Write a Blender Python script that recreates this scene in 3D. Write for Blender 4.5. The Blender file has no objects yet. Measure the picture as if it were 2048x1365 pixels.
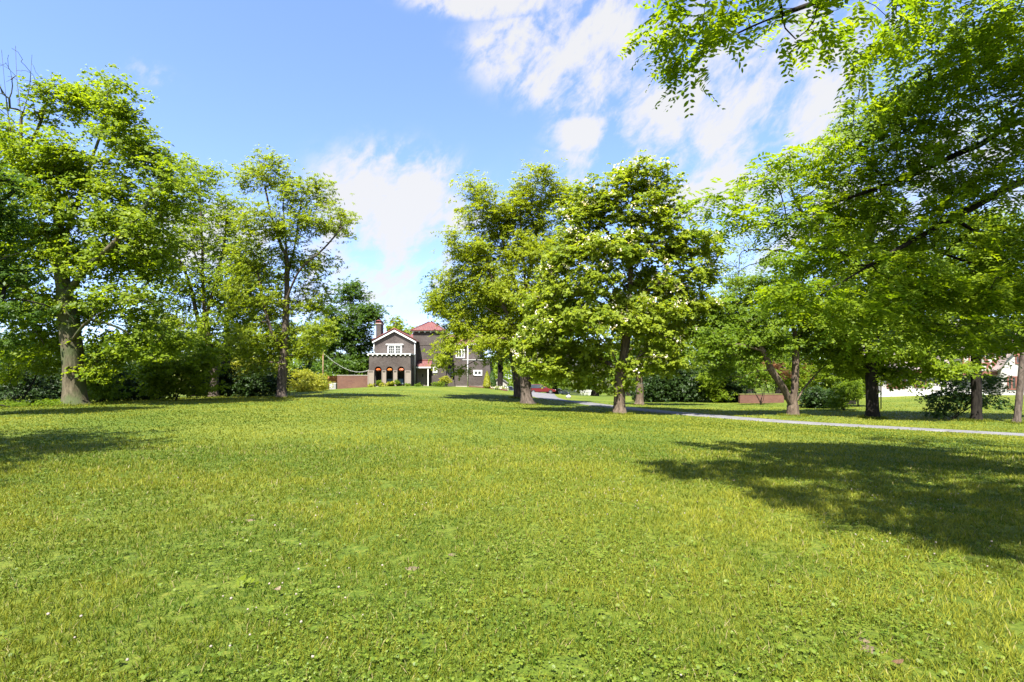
import bpy, bmesh, math
import numpy as np
from mathutils import Vector

SC = bpy.context.scene
COL = SC.collection
rad = math.radians

# ------------------------------------------------------------------ camera
EYE, FPX, HOR = 1.6, 1024.0, 755.0          # eye height, focal length and horizon row in photo pixels
cd = bpy.data.cameras.new('camera')
cam = bpy.data.objects.new('camera', cd)
COL.objects.link(cam)
cam.location = (0, 0, EYE)
cam.rotation_euler = (rad(90), 0, 0)
cd.sensor_width = 36.0
cd.lens = 18.0
cd.shift_y = (HOR - 682.5) / 2048.0
cd.clip_start = 0.05
cd.clip_end = 3000
SC.camera = cam

# ------------------------------------------------------------------ sun and sky
SUN_EL = 58.0
SUN_H = Vector((-0.27, -0.963, 0)).normalized()
sdir = Vector((SUN_H.x * math.cos(rad(SUN_EL)), SUN_H.y * math.cos(rad(SUN_EL)), math.sin(rad(SUN_EL))))
sl = bpy.data.lights.new('sun', 'SUN')
sl.energy = 5.0
sl.angle = rad(0.5)
sl.color = (1.0, 0.955, 0.88)
sun = bpy.data.objects.new('sun', sl)
COL.objects.link(sun)
sun.rotation_euler = sdir.to_track_quat('Z', 'Y').to_euler()

SC.view_settings.view_transform = 'Standard'
SC.view_settings.look = 'None'
SC.view_settings.gamma = 1.0
SC.view_settings.exposure = 1.92
SC.render.engine = 'CYCLES'
SC.cycles.use_denoising = True
SC.cycles.max_bounces = 6
SC.cycles.diffuse_bounces = 4
SC.cycles.transmission_bounces = 4
SC.cycles.transparent_max_bounces = 8
SC.cycles.sample_clamp_indirect = 6.0

world = bpy.data.worlds.new('World')
SC.world = world
world.use_nodes = True
WT = world.node_tree


class NT:
    """small helper to wire shader nodes"""
    def __init__(s, tree):
        s.t = tree
        s.n = tree.nodes
        s.l = tree.links

    def node(s, kind, **kw):
        n = s.n.new(kind)
        for k, v in kw.items():
            setattr(n, k, v)
        return n

    def put(s, sock, v):
        if isinstance(v, (int, float)):
            sock.default_value = v
        elif isinstance(v, (tuple, list)):
            if len(v) == 3 and sock.type == 'RGBA':
                v = (*v, 1)
            sock.default_value = v
        else:
            s.l.new(v, sock)

    def math(s, op, a, b=0.0, c=0.0, clamp=False):
        n = s.node('ShaderNodeMath', operation=op, use_clamp=clamp)
        s.put(n.inputs[0], a)
        s.put(n.inputs[1], b)
        s.put(n.inputs[2], c)
        return n.outputs[0]

    def mix(s, f, a, b, mode='MIX'):
        n = s.node('ShaderNodeMix', data_type='RGBA', blend_type=mode)
        s.put(n.inputs['Factor'], f)
        s.put(n.inputs[6], a)
        s.put(n.inputs[7], b)
        return n.outputs[2]

    def noise(s, vec, scale, detail=4, rough=0.55, dist=0.0):
        n = s.node('ShaderNodeTexNoise')
        if vec is not None:
            s.l.new(vec, n.inputs['Vector'])
        n.inputs['Scale'].default_value = scale
        n.inputs['Detail'].default_value = detail
        n.inputs['Roughness'].default_value = rough
        n.inputs['Distortion'].default_value = dist
        return n.outputs['Fac']

    def step(s, v, a, b):
        n = s.node('ShaderNodeMapRange', interpolation_type='SMOOTHSTEP')
        s.put(n.inputs['Value'], v)
        n.inputs['From Min'].default_value = a
        n.inputs['From Max'].default_value = b
        return n.outputs['Result']

    def vec(s, x, y, z):
        n = s.node('ShaderNodeCombineXYZ')
        s.put(n.inputs[0], x)
        s.put(n.inputs[1], y)
        s.put(n.inputs[2], z)
        return n.outputs[0]


def build_sky():
    w = NT(WT)
    bg = WT.nodes['Background']
    sky = w.node('ShaderNodeTexSky')
    sky.sky_type = 'NISHITA'
    sky.sun_disc = False
    sky.sun_elevation = rad(SUN_EL)
    sky.sun_rotation = math.atan2(SUN_H.x, SUN_H.y)
    sky.air_density = 1.0
    sky.dust_density = 0.3
    sky.ozone_density = 1.6
    tc = w.node('ShaderNodeTexCoord')
    sep = w.node('ShaderNodeSeparateXYZ')
    w.l.new(tc.outputs['Generated'], sep.inputs[0])
    az = w.math('ARCTAN2', sep.outputs[0], sep.outputs[1])
    el = w.math('ARCSINE', sep.outputs[2])
    # slanted, streaky noise in azimuth / elevation
    ca, sa = math.cos(rad(38)), math.sin(rad(38))
    u = w.math('ADD', w.math('MULTIPLY', az, ca), w.math('MULTIPLY', el, sa))
    v = w.math('SUBTRACT', w.math('MULTIPLY', el, ca), w.math('MULTIPLY', az, sa))
    p = w.vec(w.math('MULTIPLY', u, 0.62), v, 0.37)
    n1 = w.noise(p, 13.0, 10, 0.62, 0.3)
    n3 = w.noise(p, 42.0, 8, 0.6, 0.4)
    n2 = w.noise(p, 3.2, 3, 0.5, 0.2)
    # cloud banks: azimuth, elevation, half sizes, strength
    banks = [(1085, 105, 120, 75, .66), (1240, 70, 130, 85, .66), (1180, 160, 130, 60, .66), (1175, 265, 62, 30, .95),
             (1370, 240, 170, 75, .80), (1560, 210, 170, 95, .80), (1480, 120, 150, 70, .62), (1640, 90, 170, 90, .7),
             (800, 405, 125, 80, 1.0), (720, 470, 70, 45, .65), (1440, 385, 110, 55, .85), (970, 0, 130, 32, .75),
             (1000, 90, 60, 40, .45), (400, 470, 170, 60, .6), (800, 560, 230, 90, .5), (1750, 420, 260, 140, .65), (1300, 320, 200, 50, .45), (300, 150, 60, 30, .25)]
    cov = None
    for px, py, rx, ry, a in banks:
        gx, gz = (px - 1024) / FPX, (HOR - py) / FPX
        h = math.hypot(1, gx)
        a0, e0 = math.atan(gx), math.atan2(gz, h)
        sx, sz = rx / FPX / h ** 2, ry / FPX / h / (1 + (gz / h) ** 2)
        dx = w.math('DIVIDE', w.math('SUBTRACT', az, a0), sx)
        dz = w.math('DIVIDE', w.math('SUBTRACT', el, e0), sz)
        r2 = w.math('ADD', w.math('MULTIPLY', dx, dx), w.math('MULTIPLY', dz, dz))
        g = w.math('MULTIPLY', w.math('EXPONENT', w.math('MULTIPLY', r2, -0.8)), a)
        cov = g if cov is None else w.math('MAXIMUM', cov, g)
    back = w.math('MULTIPLY', w.step(sep.outputs[1], 0.1, -0.4), 0.4)
    cov = w.math('MAXIMUM', cov, back)
    d = w.math('ADD', w.math('MULTIPLY', n1, 3.0), w.math('ADD', w.math('MULTIPLY', n2, 0.9), w.math('MULTIPLY', n3, 1.5)))
    d = w.math('ADD', w.math('SUBTRACT', d, 2.7), cov)
    cl = w.step(d, -0.05, 0.85)
    cl = w.math('MULTIPLY', cl, w.step(cov, 0.03, 0.3))
    cl = w.math('MULTIPLY', cl, 0.93)
    gm = w.node('ShaderNodeGamma')
    w.l.new(sky.outputs[0], gm.inputs['Color'])
    gm.inputs['Gamma'].default_value = 0.80
    tint = w.mix(1.0, gm.outputs[0], (1.06, 1.20, 1.70), 'MULTIPLY')
    col = w.mix(cl, tint, (3.12, 3.10, 3.08))
    w.l.new(col, bg.inputs['Color'])
    bg.inputs['Strength'].default_value = 0.078


build_sky()

# ------------------------------------------------------------------ helpers
def wx(px, d):
    return (px - 1024.0) / FPX * d


def wz(py, d):
    return EYE + (HOR - py) / FPX * d


def tag(o, label, cat, group=None):
    o['label'] = label
    o['category'] = cat
    if group:
        o['group'] = group
    return o


def thing(name, label, cat, loc=(0, 0, 0), group=None, rz=0.0):
    o = bpy.data.objects.new(name, None)
    o.empty_display_size = 0.3
    COL.objects.link(o)
    o.location = loc
    o.rotation_euler = (0, 0, rz)
    return tag(o, label, cat, group)


def link(name, me, mat, parent=None, smooth=False):
    if mat is not None:
        me.materials.append(mat)
    o = bpy.data.objects.new(name, me)
    COL.objects.link(o)
    if parent is not None:
        o.parent = parent
    if smooth:
        me.polygons.foreach_set('use_smooth', np.ones(len(me.polygons), bool))
    return o


def obj(name, bm, mat, parent=None, smooth=False):
    bmesh.ops.recalc_face_normals(bm, faces=bm.faces)
    me = bpy.data.meshes.new(name)
    bm.to_mesh(me)
    bm.free()
    return link(name, me, mat, parent, smooth)


def np_mesh(name, v, f, tint=None):
    """mesh from numpy: v (n,3), f (m,k)"""
    me = bpy.data.meshes.new(name)
    v = np.ascontiguousarray(v, np.float32)
    f = np.ascontiguousarray(f, np.int32)
    m, k = f.shape
    me.vertices.add(len(v))
    me.vertices.foreach_set('co', v.ravel())
    me.loops.add(m * k)
    me.loops.foreach_set('vertex_index', f.ravel())
    me.polygons.add(m)
    me.polygons.foreach_set('loop_start', np.arange(m, dtype=np.int32) * k)
    me.update(calc_edges=True)
    if tint is not None:
        a = me.attributes.new('tint', 'FLOAT', 'FACE')
        a.data.foreach_set('value', np.ascontiguousarray(tint, np.float32))
    return me


def box(bm, x0, x1, y0, y1, z0, z1):
    vs = [bm.verts.new((x, y, z)) for z in (z0, z1) for y in (y0, y1) for x in (x0, x1)]
    for q in ((0, 1, 3, 2), (4, 5, 7, 6), (0, 1, 5, 4), (2, 3, 7, 6), (0, 2, 6, 4), (1, 3, 7, 5)):
        bm.faces.new([vs[i] for i in q])
    return bm


def bx(*a):
    return box(bmesh.new(), *a)


def prism(bm, pts, y0, y1):
    """polygon in x,z extruded along y"""
    a = [bm.verts.new((x, y0, z)) for x, z in pts]
    b = [bm.verts.new((x, y1, z)) for x, z in pts]
    bm.faces.new(a)
    bm.faces.new(b[::-1])
    n = len(pts)
    for i in range(n):
        bm.faces.new((a[i], a[(i + 1) % n], b[(i + 1) % n], b[i]))
    return bm


def prism_x(bm, pts, x0, x1):
    """polygon in y,z extruded along x"""
    a = [bm.verts.new((x0, y, z)) for y, z in pts]
    b = [bm.verts.new((x1, y, z)) for y, z in pts]
    bm.faces.new(a)
    bm.faces.new(b[::-1])
    n = len(pts)
    for i in range(n):
        bm.faces.new((a[i], a[(i + 1) % n], b[(i + 1) % n], b[i]))
    return bm


def tube(bm, pts, r, sides=8):
    """round bar along a polyline; r a number or one per point"""
    pts = [Vector(p) for p in pts]
    rs = r if isinstance(r, (list, tuple)) else [r] * len(pts)
    rings = []
    for i, p in enumerate(pts):
        t = (pts[min(i + 1, len(pts) - 1)] - pts[max(i - 1, 0)]).normalized()
        a = t.orthogonal().normalized() if i == 0 else (rings_a - t * rings_a.dot(t)).normalized()
        rings_a = a
        b = t.cross(a)
        rings.append([bm.verts.new(p + (a * math.cos(k * 2 * math.pi / sides) + b * math.sin(k * 2 * math.pi / sides)) * rs[i]) for k in range(sides)])
    for i in range(len(rings) - 1):
        for k in range(sides):
            bm.faces.new((rings[i][k], rings[i][(k + 1) % sides], rings[i + 1][(k + 1) % sides], rings[i + 1][k]))
    bm.faces.new(rings[0][::-1])
    bm.faces.new(rings[-1])
    return bm


def frame_bm(x0, x1, z0, z1, t, y0, y1):
    bm = bmesh.new()
    box(bm, x0, x1, y0, y1, z1 - t, z1)
    box(bm, x0, x1, y0, y1, z0, z0 + t)
    box(bm, x0, x0 + t, y0, y1, z0 + t, z1 - t)
    box(bm, x1 - t, x1, y0, y1, z0 + t, z1 - t)
    return bm


# ------------------------------------------------------------------ materials
MATS = {}


def new_mat(name):
    m = bpy.data.materials.new(name)
    m.use_nodes = True
    t = NT(m.node_tree)
    return m, t, m.node_tree.nodes['Principled BSDF']


def plain(name, col, rough=0.6, var=0.12, scale=6.0, bump=0.0, metal=0.0, spec=0.4):
    if name in MATS:
        return MATS[name]
    m, t, b = new_mat(name)
    tc = t.node('ShaderNodeTexCoord')
    n = t.noise(tc.outputs['Object'], scale, 5, 0.6)
    c = t.mix(t.step(n, 0.25, 0.75), tuple(x * (1 - var) for x in col), tuple(min(1, x * (1 + var)) for x in col))
    t.l.new(c, b.inputs['Base Color'])
    b.inputs['Roughness'].default_value = rough
    b.inputs['Metallic'].default_value = metal
    b.inputs['Specular IOR Level'].default_value = spec
    if bump:
        bn = t.node('ShaderNodeBump')
        bn.inputs['Strength'].default_value = bump
        bn.inputs['Distance'].default_value = 0.02
        t.l.new(t.noise(tc.outputs['Object'], scale * 6, 4, 0.6), bn.inputs['Height'])
        t.l.new(bn.outputs[0], b.inputs['Normal'])
    MATS[name] = m
    return m


def leaf_mat(name, c0, c1, trans=0.32, gloss=0.3):
    """two-sided leaf: diffuse reflection with a soft sheen plus light coming through the blade"""
    if name in MATS:
        return MATS[name]
    m, t, b = new_mat(name)
    at = t.node('ShaderNodeAttribute', attribute_name='tint')
    c = t.mix(at.outputs['Fac'], c0, c1)
    t.l.new(c, b.inputs['Base Color'])
    b.inputs['Roughness'].default_value = 0.5
    b.inputs['Specular IOR Level'].default_value = gloss
    tr = t.node('ShaderNodeBsdfTranslucent')
    tcol = t.mix(1.0, c, (2.3, 2.15, 0.8), 'MULTIPLY')
    t.l.new(tcol, tr.inputs['Color'])
    mx = t.node('ShaderNodeMixShader')
    mx.inputs[0].default_value = trans
    t.l.new(b.outputs[0], mx.inputs[1])
    t.l.new(tr.outputs[0], mx.inputs[2])
    out = m.node_tree.nodes['Material Output']
    t.l.new(mx.outputs[0], out.inputs['Surface'])
    MATS[name] = m
    return m


def bark_mat(name, c0, c1, moss=None):
    if name in MATS:
        return MATS[name]
    m, t, b = new_mat(name)
    tc = t.node('ShaderNodeTexCoord')
    mp = t.node('ShaderNodeMapping')
    mp.inputs['Scale'].default_value = (1, 1, 0.22)
    t.l.new(tc.outputs['Object'], mp.inputs['Vector'])
    n = t.noise(mp.outputs[0], 9.0, 6, 0.65, 0.4)
    big = t.noise(tc.outputs['Object'], 0.8, 3, 0.5)
    c = t.mix(t.step(n, 0.32, 0.68), c0, c1)
    if moss:
        c = t.mix(t.step(big, 0.42, 0.62), c, moss)
    t.l.new(c, b.inputs['Base Color'])
    b.inputs['Roughness'].default_value = 0.9
    b.inputs['Specular IOR Level'].default_value = 0.15
    bn = t.node('ShaderNodeBump')
    bn.inputs['Strength'].default_value = 0.9
    bn.inputs['Distance'].default_value = 0.06
    t.l.new(n, bn.inputs['Height'])
    t.l.new(bn.outputs[0], b.inputs['Normal'])
    MATS[name] = m
    return m


def brick_mat(name, c1, c2, mortar, bump=0.5, stain=None, size=1.0):
    if name in MATS:
        return MATS[name]
    m, t, b = new_mat(name)
    tc = t.node('ShaderNodeTexCoord')
    sp = t.node('ShaderNodeSeparateXYZ')
    t.l.new(tc.outputs['Object'], sp.inputs[0])
    p = t.vec(t.math('ADD', sp.outputs[0], sp.outputs[1]), sp.outputs[2], 0.0)
    br = t.node('ShaderNodeTexBrick')
    t.l.new(p, br.inputs['Vector'])
    br.inputs['Scale'].default_value = 1.0
    br.inputs['Brick Width'].default_value = 0.23 * size
    br.inputs['Row Height'].default_value = 0.08 * size
    br.inputs['Mortar Size'].default_value = 0.009 * size
    br.inputs['Bias'].default_value = 0.0
    br.inputs['Color1'].default_value = (*c1, 1)
    br.inputs['Color2'].default_value = (*c2, 1)
    br.inputs['Mortar'].default_value = (*mortar, 1)
    big = t.noise(tc.outputs['Object'], 0.7, 5, 0.65)
    c = t.mix(t.step(big, 0.35, 0.75), br.outputs['Color'], stain or tuple(x * 1.25 for x in c1))
    c = t.mix(0.7, br.outputs['Color'], c)
    t.l.new(c, b.inputs['Base Color'])
    b.inputs['Roughness'].default_value = 0.85
    b.inputs['Specular IOR Level'].default_value = 0.2
    bn = t.node('ShaderNodeBump')
    bn.inputs['Strength'].default_value = bump
    bn.inputs['Distance'].default_value = 0.015
    bn.invert = True
    t.l.new(br.outputs['Fac'], bn.inputs['Height'])
    t.l.new(bn.outputs[0], b.inputs['Normal'])
    MATS[name] = m
    return m


def tile_mat(name, c1, c2, c3):
    """clay roof tiles: courses and rolls"""
    if name in MATS:
        return MATS[name]
    m, t, b = new_mat(name)
    tc = t.node('ShaderNodeTexCoord')
    sp = t.node('ShaderNodeSeparateXYZ')
    t.l.new(tc.outputs['Object'], sp.inputs[0])
    p = t.vec(t.math('ADD', sp.outputs[0], t.math('MULTIPLY', sp.outputs[1], 0.02)), t.math('ADD', sp.outputs[2], t.math('MULTIPLY', sp.outputs[1], 0.3)), 0.0)
    br = t.node('ShaderNodeTexBrick')
    t.l.new(p, br.inputs['Vector'])
    br.inputs['Scale'].default_value = 1.0
    br.inputs['Brick Width'].default_value = 0.26
    br.inputs['Row Height'].default_value = 0.19
    br.inputs['Mortar Size'].default_value = 0.018
    br.offset = 0.0
    br.inputs['Color1'].default_value = (*c1, 1)
    br.inputs['Color2'].default_value = (*c2, 1)
    br.inputs['Mortar'].default_value = (*(x * 0.55 for x in c1), 1)
    n = t.noise(tc.outputs['Object'], 2.2, 5, 0.7)
    c = t.mix(t.step(n, 0.45, 0.72), br.outputs['Color'], c3)
    t.l.new(c, b.inputs['Base Color'])
    b.inputs['Roughness'].default_value = 0.7
    bn = t.node('ShaderNodeBump')
    bn.inputs['Strength'].default_value = 0.8
    bn.inputs['Distance'].default_value = 0.04
    wv = t.math('SINE', t.math('MULTIPLY', sp.outputs[0], 2 * math.pi / 0.26))
    t.l.new(wv, bn.inputs['Height'])
    t.l.new(bn.outputs[0], b.inputs['Normal'])
    MATS[name] = m
    return m


def glass_mat():
    if 'window_glass' in MATS:
        return MATS['window_glass']
    m, t, b = new_mat('window_glass')
    tc = t.node('ShaderNodeTexCoord')
    n = t.noise(tc.outputs['Object'], 2.0, 3, 0.5)
    t.l.new(t.mix(n, (0.012, 0.015, 0.016), (0.05, 0.055, 0.05)), b.inputs['Base Color'])
    b.inputs['Roughness'].default_value = 0.06
    b.inputs['Specular IOR Level'].default_value = 0.8
    MATS['window_glass'] = m
    return m


WHITE = plain('white_paint', (0.56, 0.56, 0.54), 0.55, 0.12)
GLASS = glass_mat()

# ------------------------------------------------------------------ terrain
_ctrl = [(0, 0, 0), (-6, 3, 0), (6, 3, 0), (0, 10, 0), (-10, 10, 0), (10, 10, -.15), (-22, 4, 0), (22, 4, -.3), (0, 20, -.1), (-10, 20, 0),
         (10, 20, -.5), (0, -12, 0), (-15, -12, 0), (15, -12, 0), (5, 15.6, -.25)]
for _px, _py, _d in [(150, 811, 28), (0, 815, 32), (420, 797, 40), (563, 797, 38), (610, 788, 50), (700, 777, 68), (780, 772.5, 69), (860, 773, 71),
                     (930, 774, 73), (985, 778, 76), (850, 800, 40), (850, 782, 58), (1055, 810, 46), (1037, 797, 52), (1020, 791, 95), (1090, 798, 62),
                     (1085, 789, 85), (1239, 829, 35), (1279, 811, 50), (1240, 815.5, 44), (1585, 831, 34), (1568, 845, 29), (2048, 871, 23),
                     (1745, 837, 33), (1950, 842, 31.5), (2035, 847, 30), (1520, 807, 58), (1850, 791, 62), (2040, 791, 60), (1200, 793, 90),
                     (1400, 804, 62), (700, 783, 100), (500, 790, 70), (250, 800, 55)]:
    _ctrl.append((wx(_px, _d), _d, wz(_py, _d)))
for _k in range(12):
    _a = _k * math.pi / 6
    _ctrl.append((230 * math.cos(_a), 230 * math.sin(_a) + 40, -1.2))
_C = np.array(_ctrl, float)


def _phi(r2):
    return 0.5 * r2 * np.log(np.maximum(r2, 1e-9))


_K = _phi(((_C[:, None, :2] - _C[None, :, :2]) ** 2).sum(-1)) + np.eye(len(_C)) * 8.0
_P = np.c_[np.ones(len(_C)), _C[:, :2]]
_S = np.linalg.solve(np.block([[_K, _P], [_P.T, np.zeros((3, 3))]]), np.r_[_C[:, 2], np.zeros(3)])


def ground_z(x, y):
    """height of the lawn, arrays or numbers"""
    x = np.asarray(x, float)
    y = np.asarray(y, float)
    sh = x.shape
    p = np.stack([x.ravel(), y.ravel()], -1)
    out = np.empty(len(p))
    for i in range(0, len(p), 40000):
        q = p[i:i + 40000]
        out[i:i + 40000] = _phi(((q[:, None] - _C[None, :, :2]) ** 2).sum(-1)) @ _S[:len(_C)] + _S[-3] + q @ _S[-2:]
    r = np.hypot(p[:, 0], p[:, 1] - 40)
    out = np.where(r > 220, out * np.clip((320 - r) / 100, 0, 1) - 1.2 * (1 - np.clip((320 - r) / 100, 0, 1)), out)
    return out.reshape(sh)


def gz(x, y):
    return float(ground_z(np.array([x]), np.array([y]))[0])


def at(px, d, sink=0.0):
    x = wx(px, d)
    return Vector((x, d, gz(x, d) - sink))

# ------------------------------------------------------------------ lawn, driveway
def lines(lo, hi, fine_lo, fine_hi, step):
    mid = list(np.arange(fine_lo, fine_hi + 1e-6, step))
    a, s = [fine_lo], step
    while a[-1] > lo:
        s *= 1.3
        a.append(a[-1] - s)
    b, s = [fine_hi], step
    while b[-1] < hi:
        s *= 1.3
        b.append(b[-1] + s)
    return np.array(sorted(set(a[1:] + mid + b[1:])))


def lawn_mat():
    m, t, b = new_mat('lawn')
    tc = t.node('ShaderNodeTexCoord')
    p = tc.outputs['Object']
    big = t.noise(p, 0.16, 4, 0.55)
    mid = t.noise(p, 1.1, 5, 0.62, 0.3)
    fine = t.noise(p, 14.0, 5, 0.7)
    c = t.mix(t.step(big, 0.38, 0.66), (0.062, 0.098, 0.006), (0.122, 0.142, 0.012))
    c = t.mix(t.math('MULTIPLY', t.step(mid, 0.45, 0.7), 0.6), c, (0.058, 0.094, 0.007))
    c = t.mix(t.math('MULTIPLY', t.step(fine, 0.52, 0.68), 0.7), c, (0.170, 0.172, 0.026))
    c = t.mix(t.math('MULTIPLY', t.step(fine, 0.5, 0.34), 0.75), c, (0.024, 0.044, 0.004))  # dark flecks paint the shadows between grass blades into the sheet
    t.l.new(c, b.inputs['Base Color'])
    b.inputs['Roughness'].default_value = 0.8
    b.inputs['Specular IOR Level'].default_value = 0.2
    bn = t.node('ShaderNodeBump')
    bn.inputs['Strength'].default_value = 0.75
    bn.inputs['Distance'].default_value = 0.08
    h = t.math('ADD', t.noise(p, 9.0, 6, 0.75), t.math('MULTIPLY', t.noise(p, 1.6, 3, 0.6), 0.6))
    t.l.new(h, bn.inputs['Height'])
    t.l.new(bn.outputs[0], b.inputs['Normal'])
    return m


XS = lines(-420, 420, -46, 46, 0.8)
YS = lines(-120, 620, -10, 100, 0.8)
gx_, gy_ = np.meshgrid(XS, YS)
gv = np.stack([gx_, gy_, ground_z(gx_, gy_)], -1).reshape(-1, 3)
nx, ny = len(XS), len(YS)
ii = (np.arange(ny - 1)[:, None] * nx + np.arange(nx - 1)[None]).ravel()
ground = link('ground', np_mesh('ground', gv, np.stack([ii, ii + 1, ii + nx + 1, ii + nx], -1)), lawn_mat(), smooth=True)
ground['kind'] = 'structure'
ground['label'] = 'sunlit mown lawn rising to the house'

# driveway: centre line in photo column / depth, with half width
DRV = [(2600, 17.5, 1.0), (2280, 20.3, 1.0), (2048, 23.0, .95), (1800, 25.8, .95), (1568, 29.2, .95), (1400, 34.5, 1.0), (1240, 44.0, 1.2), (1160, 53.0, 1.3),
       (1105, 61.5, 1.5), (1078, 70.0, 2.3), (1066, 80.0, 3.4), (1058, 95.0, 4.5), (1050, 112.0, 5.0)]


def catmull(P, n):
    P = [np.array(p, float) for p in P]
    P = [2 * P[0] - P[1]] + P + [2 * P[-1] - P[-2]]
    out = []
    for i in range(1, len(P) - 2):
        for k in range(n):
            t = k / n
            a, b, c, d = P[i - 1:i + 3]
            out.append(0.5 * (2 * b + (c - a) * t + (2 * a - 5 * b + 4 * c - d) * t * t + (3 * b - a - 3 * c + d) * t ** 3))
    out.append(P[-2])
    return np.array(out)


DC = catmull([(wx(a, d), d, w) for a, d, w in DRV], 14)
tg = np.gradient(DC[:, :2], axis=0)
tg /= np.linalg.norm(tg, axis=1)[:, None]
nrm = np.stack([-tg[:, 1], tg[:, 0]], -1)
rng = np.random.default_rng(5)
dv, prof = [], [(-1.0, -0.05), (-0.97, 0.035), (-0.5, 0.05), (0, 0.06), (0.5, 0.05), (0.97, 0.035), (1.0, -0.05)]
wob = np.convolve(rng.normal(0, 1, (len(DC) + 8)), np.ones(5) / 5, 'same')[4:-4] * 0.06
for u, h in prof:
    q = DC[:, :2] + nrm * (u * (DC[:, 2:3] + (wob[:, None] if abs(u) > .9 else 0)))
    dv.append(np.c_[q, ground_z(q[:, 0], q[:, 1]) + h])
dv = np.stack(dv, 1)
K = len(prof)
ii = (np.arange(len(DC) - 1)[:, None] * K + np.arange(K - 1)[None]).ravel()


def drive_mat():
    m, t, b = new_mat('asphalt_pale')
    tc = t.node('ShaderNodeTexCoord')
    p = tc.outputs['Object']
    n = t.noise(p, 1.4, 5, 0.65)
    f = t.noise(p, 40.0, 3, 0.7)
    c = t.mix(t.step(n, 0.3, 0.75), (0.095, 0.092, 0.096), (0.150, 0.145, 0.149))
    c = t.mix(t.math('MULTIPLY', t.step(f, 0.55, 0.7), 0.6), c, (0.085, 0.08, 0.083))
    vo = t.node('ShaderNodeTexVoronoi', feature='DISTANCE_TO_EDGE')
    t.l.new(p, vo.inputs['Vector'])
    vo.inputs['Scale'].default_value = 0.45
    crack = t.math('MULTIPLY', t.step(vo.outputs['Distance'], 0.03, 0.0), t.step(n, 0.4, 0.6))
    c = t.mix(crack, c, (0.05, 0.05, 0.045))
    t.l.new(c, b.inputs['Base Color'])
    b.inputs['Roughness'].default_value = 0.9
    return m


drive = link('driveway', np_mesh('driveway', dv.reshape(-1, 3), np.stack([ii, ii + 1, ii + K + 1, ii + K], -1)), drive_mat(), smooth=True)
drive['kind'] = 'structure'
drive['label'] = 'pale grey driveway curving across the lawn'


def drive_dist(x, y):
    d = np.full(len(x), 1e9)
    for q in DC[::2]:
        d = np.minimum(d, np.hypot(x - q[0], y - q[1]) - q[2])
    return d


# ------------------------------------------------------------------ grass blades, clover (uncountable ground cover)
SOIL = [(825, 1140, .10, .05), (905, 1112, .06, .035), (1742, 1302, .075, .05), (1728, 1284, .04, .035), (500, 1043, .08, .05)]
SOIL_W = []
for px, py, a, b_ in SOIL:
    d = 1.6 * FPX / (py - HOR)
    SOIL_W.append((wx(px, d), d, a, b_))


def value_noise(x, y, s, seed):
    r = np.random.default_rng(seed).random((64, 64))
    u, v = x * s + 500, y * s + 500
    i, j = np.floor(u).astype(int), np.floor(v).astype(int)
    fu, fv = u - i, v - j
    fu, fv = fu * fu * (3 - 2 * fu), fv * fv * (3 - 2 * fv)
    g = lambda a, b: r[a % 64, b % 64]
    return (g(i, j) * (1 - fu) * (1 - fv) + g(i + 1, j) * fu * (1 - fv) + g(i, j + 1) * (1 - fu) * fv + g(i + 1, j + 1) * fu * fv)


def scatter(n, d0, d1, power, seed, fade=1e9, rise=0.0):
    """points in the view wedge; areal density ~ d**-power"""
    r = np.random.default_rng(seed)
    e = 2 - power
    u = r.random(n)
    d = (d0 ** e + u * (d1 ** e - d0 ** e)) ** (1 / e)
    x = (r.random(n) * 2 - 1) * (d * 1.06 + 0.8)
    ok = (drive_dist(x, d) > r.normal(-0.04, 0.09, n)) & (r.random(n) > (d - 22) / 40) & (r.random(n) > (d - fade) / 6.0)
    ok &= r.random(n) < (d - rise) / 6.0 + (0 if rise else 1)
    for sx, sy, a, b_ in SOIL_W:
        ok &= ((x - sx) / a) ** 2 + ((d - sy) / (b_ * 1.6)) ** 2 > r.random(n) ** 2 * 0.9
    return x[ok], d[ok], r


GRASS = leaf_mat('grass_blade', (0.024, 0.062, 0.003), (0.190, 0.194, 0.020), 0.22, 0.1)
STRAW = leaf_mat('dry_blade', (0.20, 0.16, 0.07), (0.28, 0.23, 0.11), 0.2, 0.2)
CLOV = leaf_mat('clover_leaf', (0.034, 0.080, 0.005), (0.155, 0.188, 0.017), 0.25, 0.25)


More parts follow.
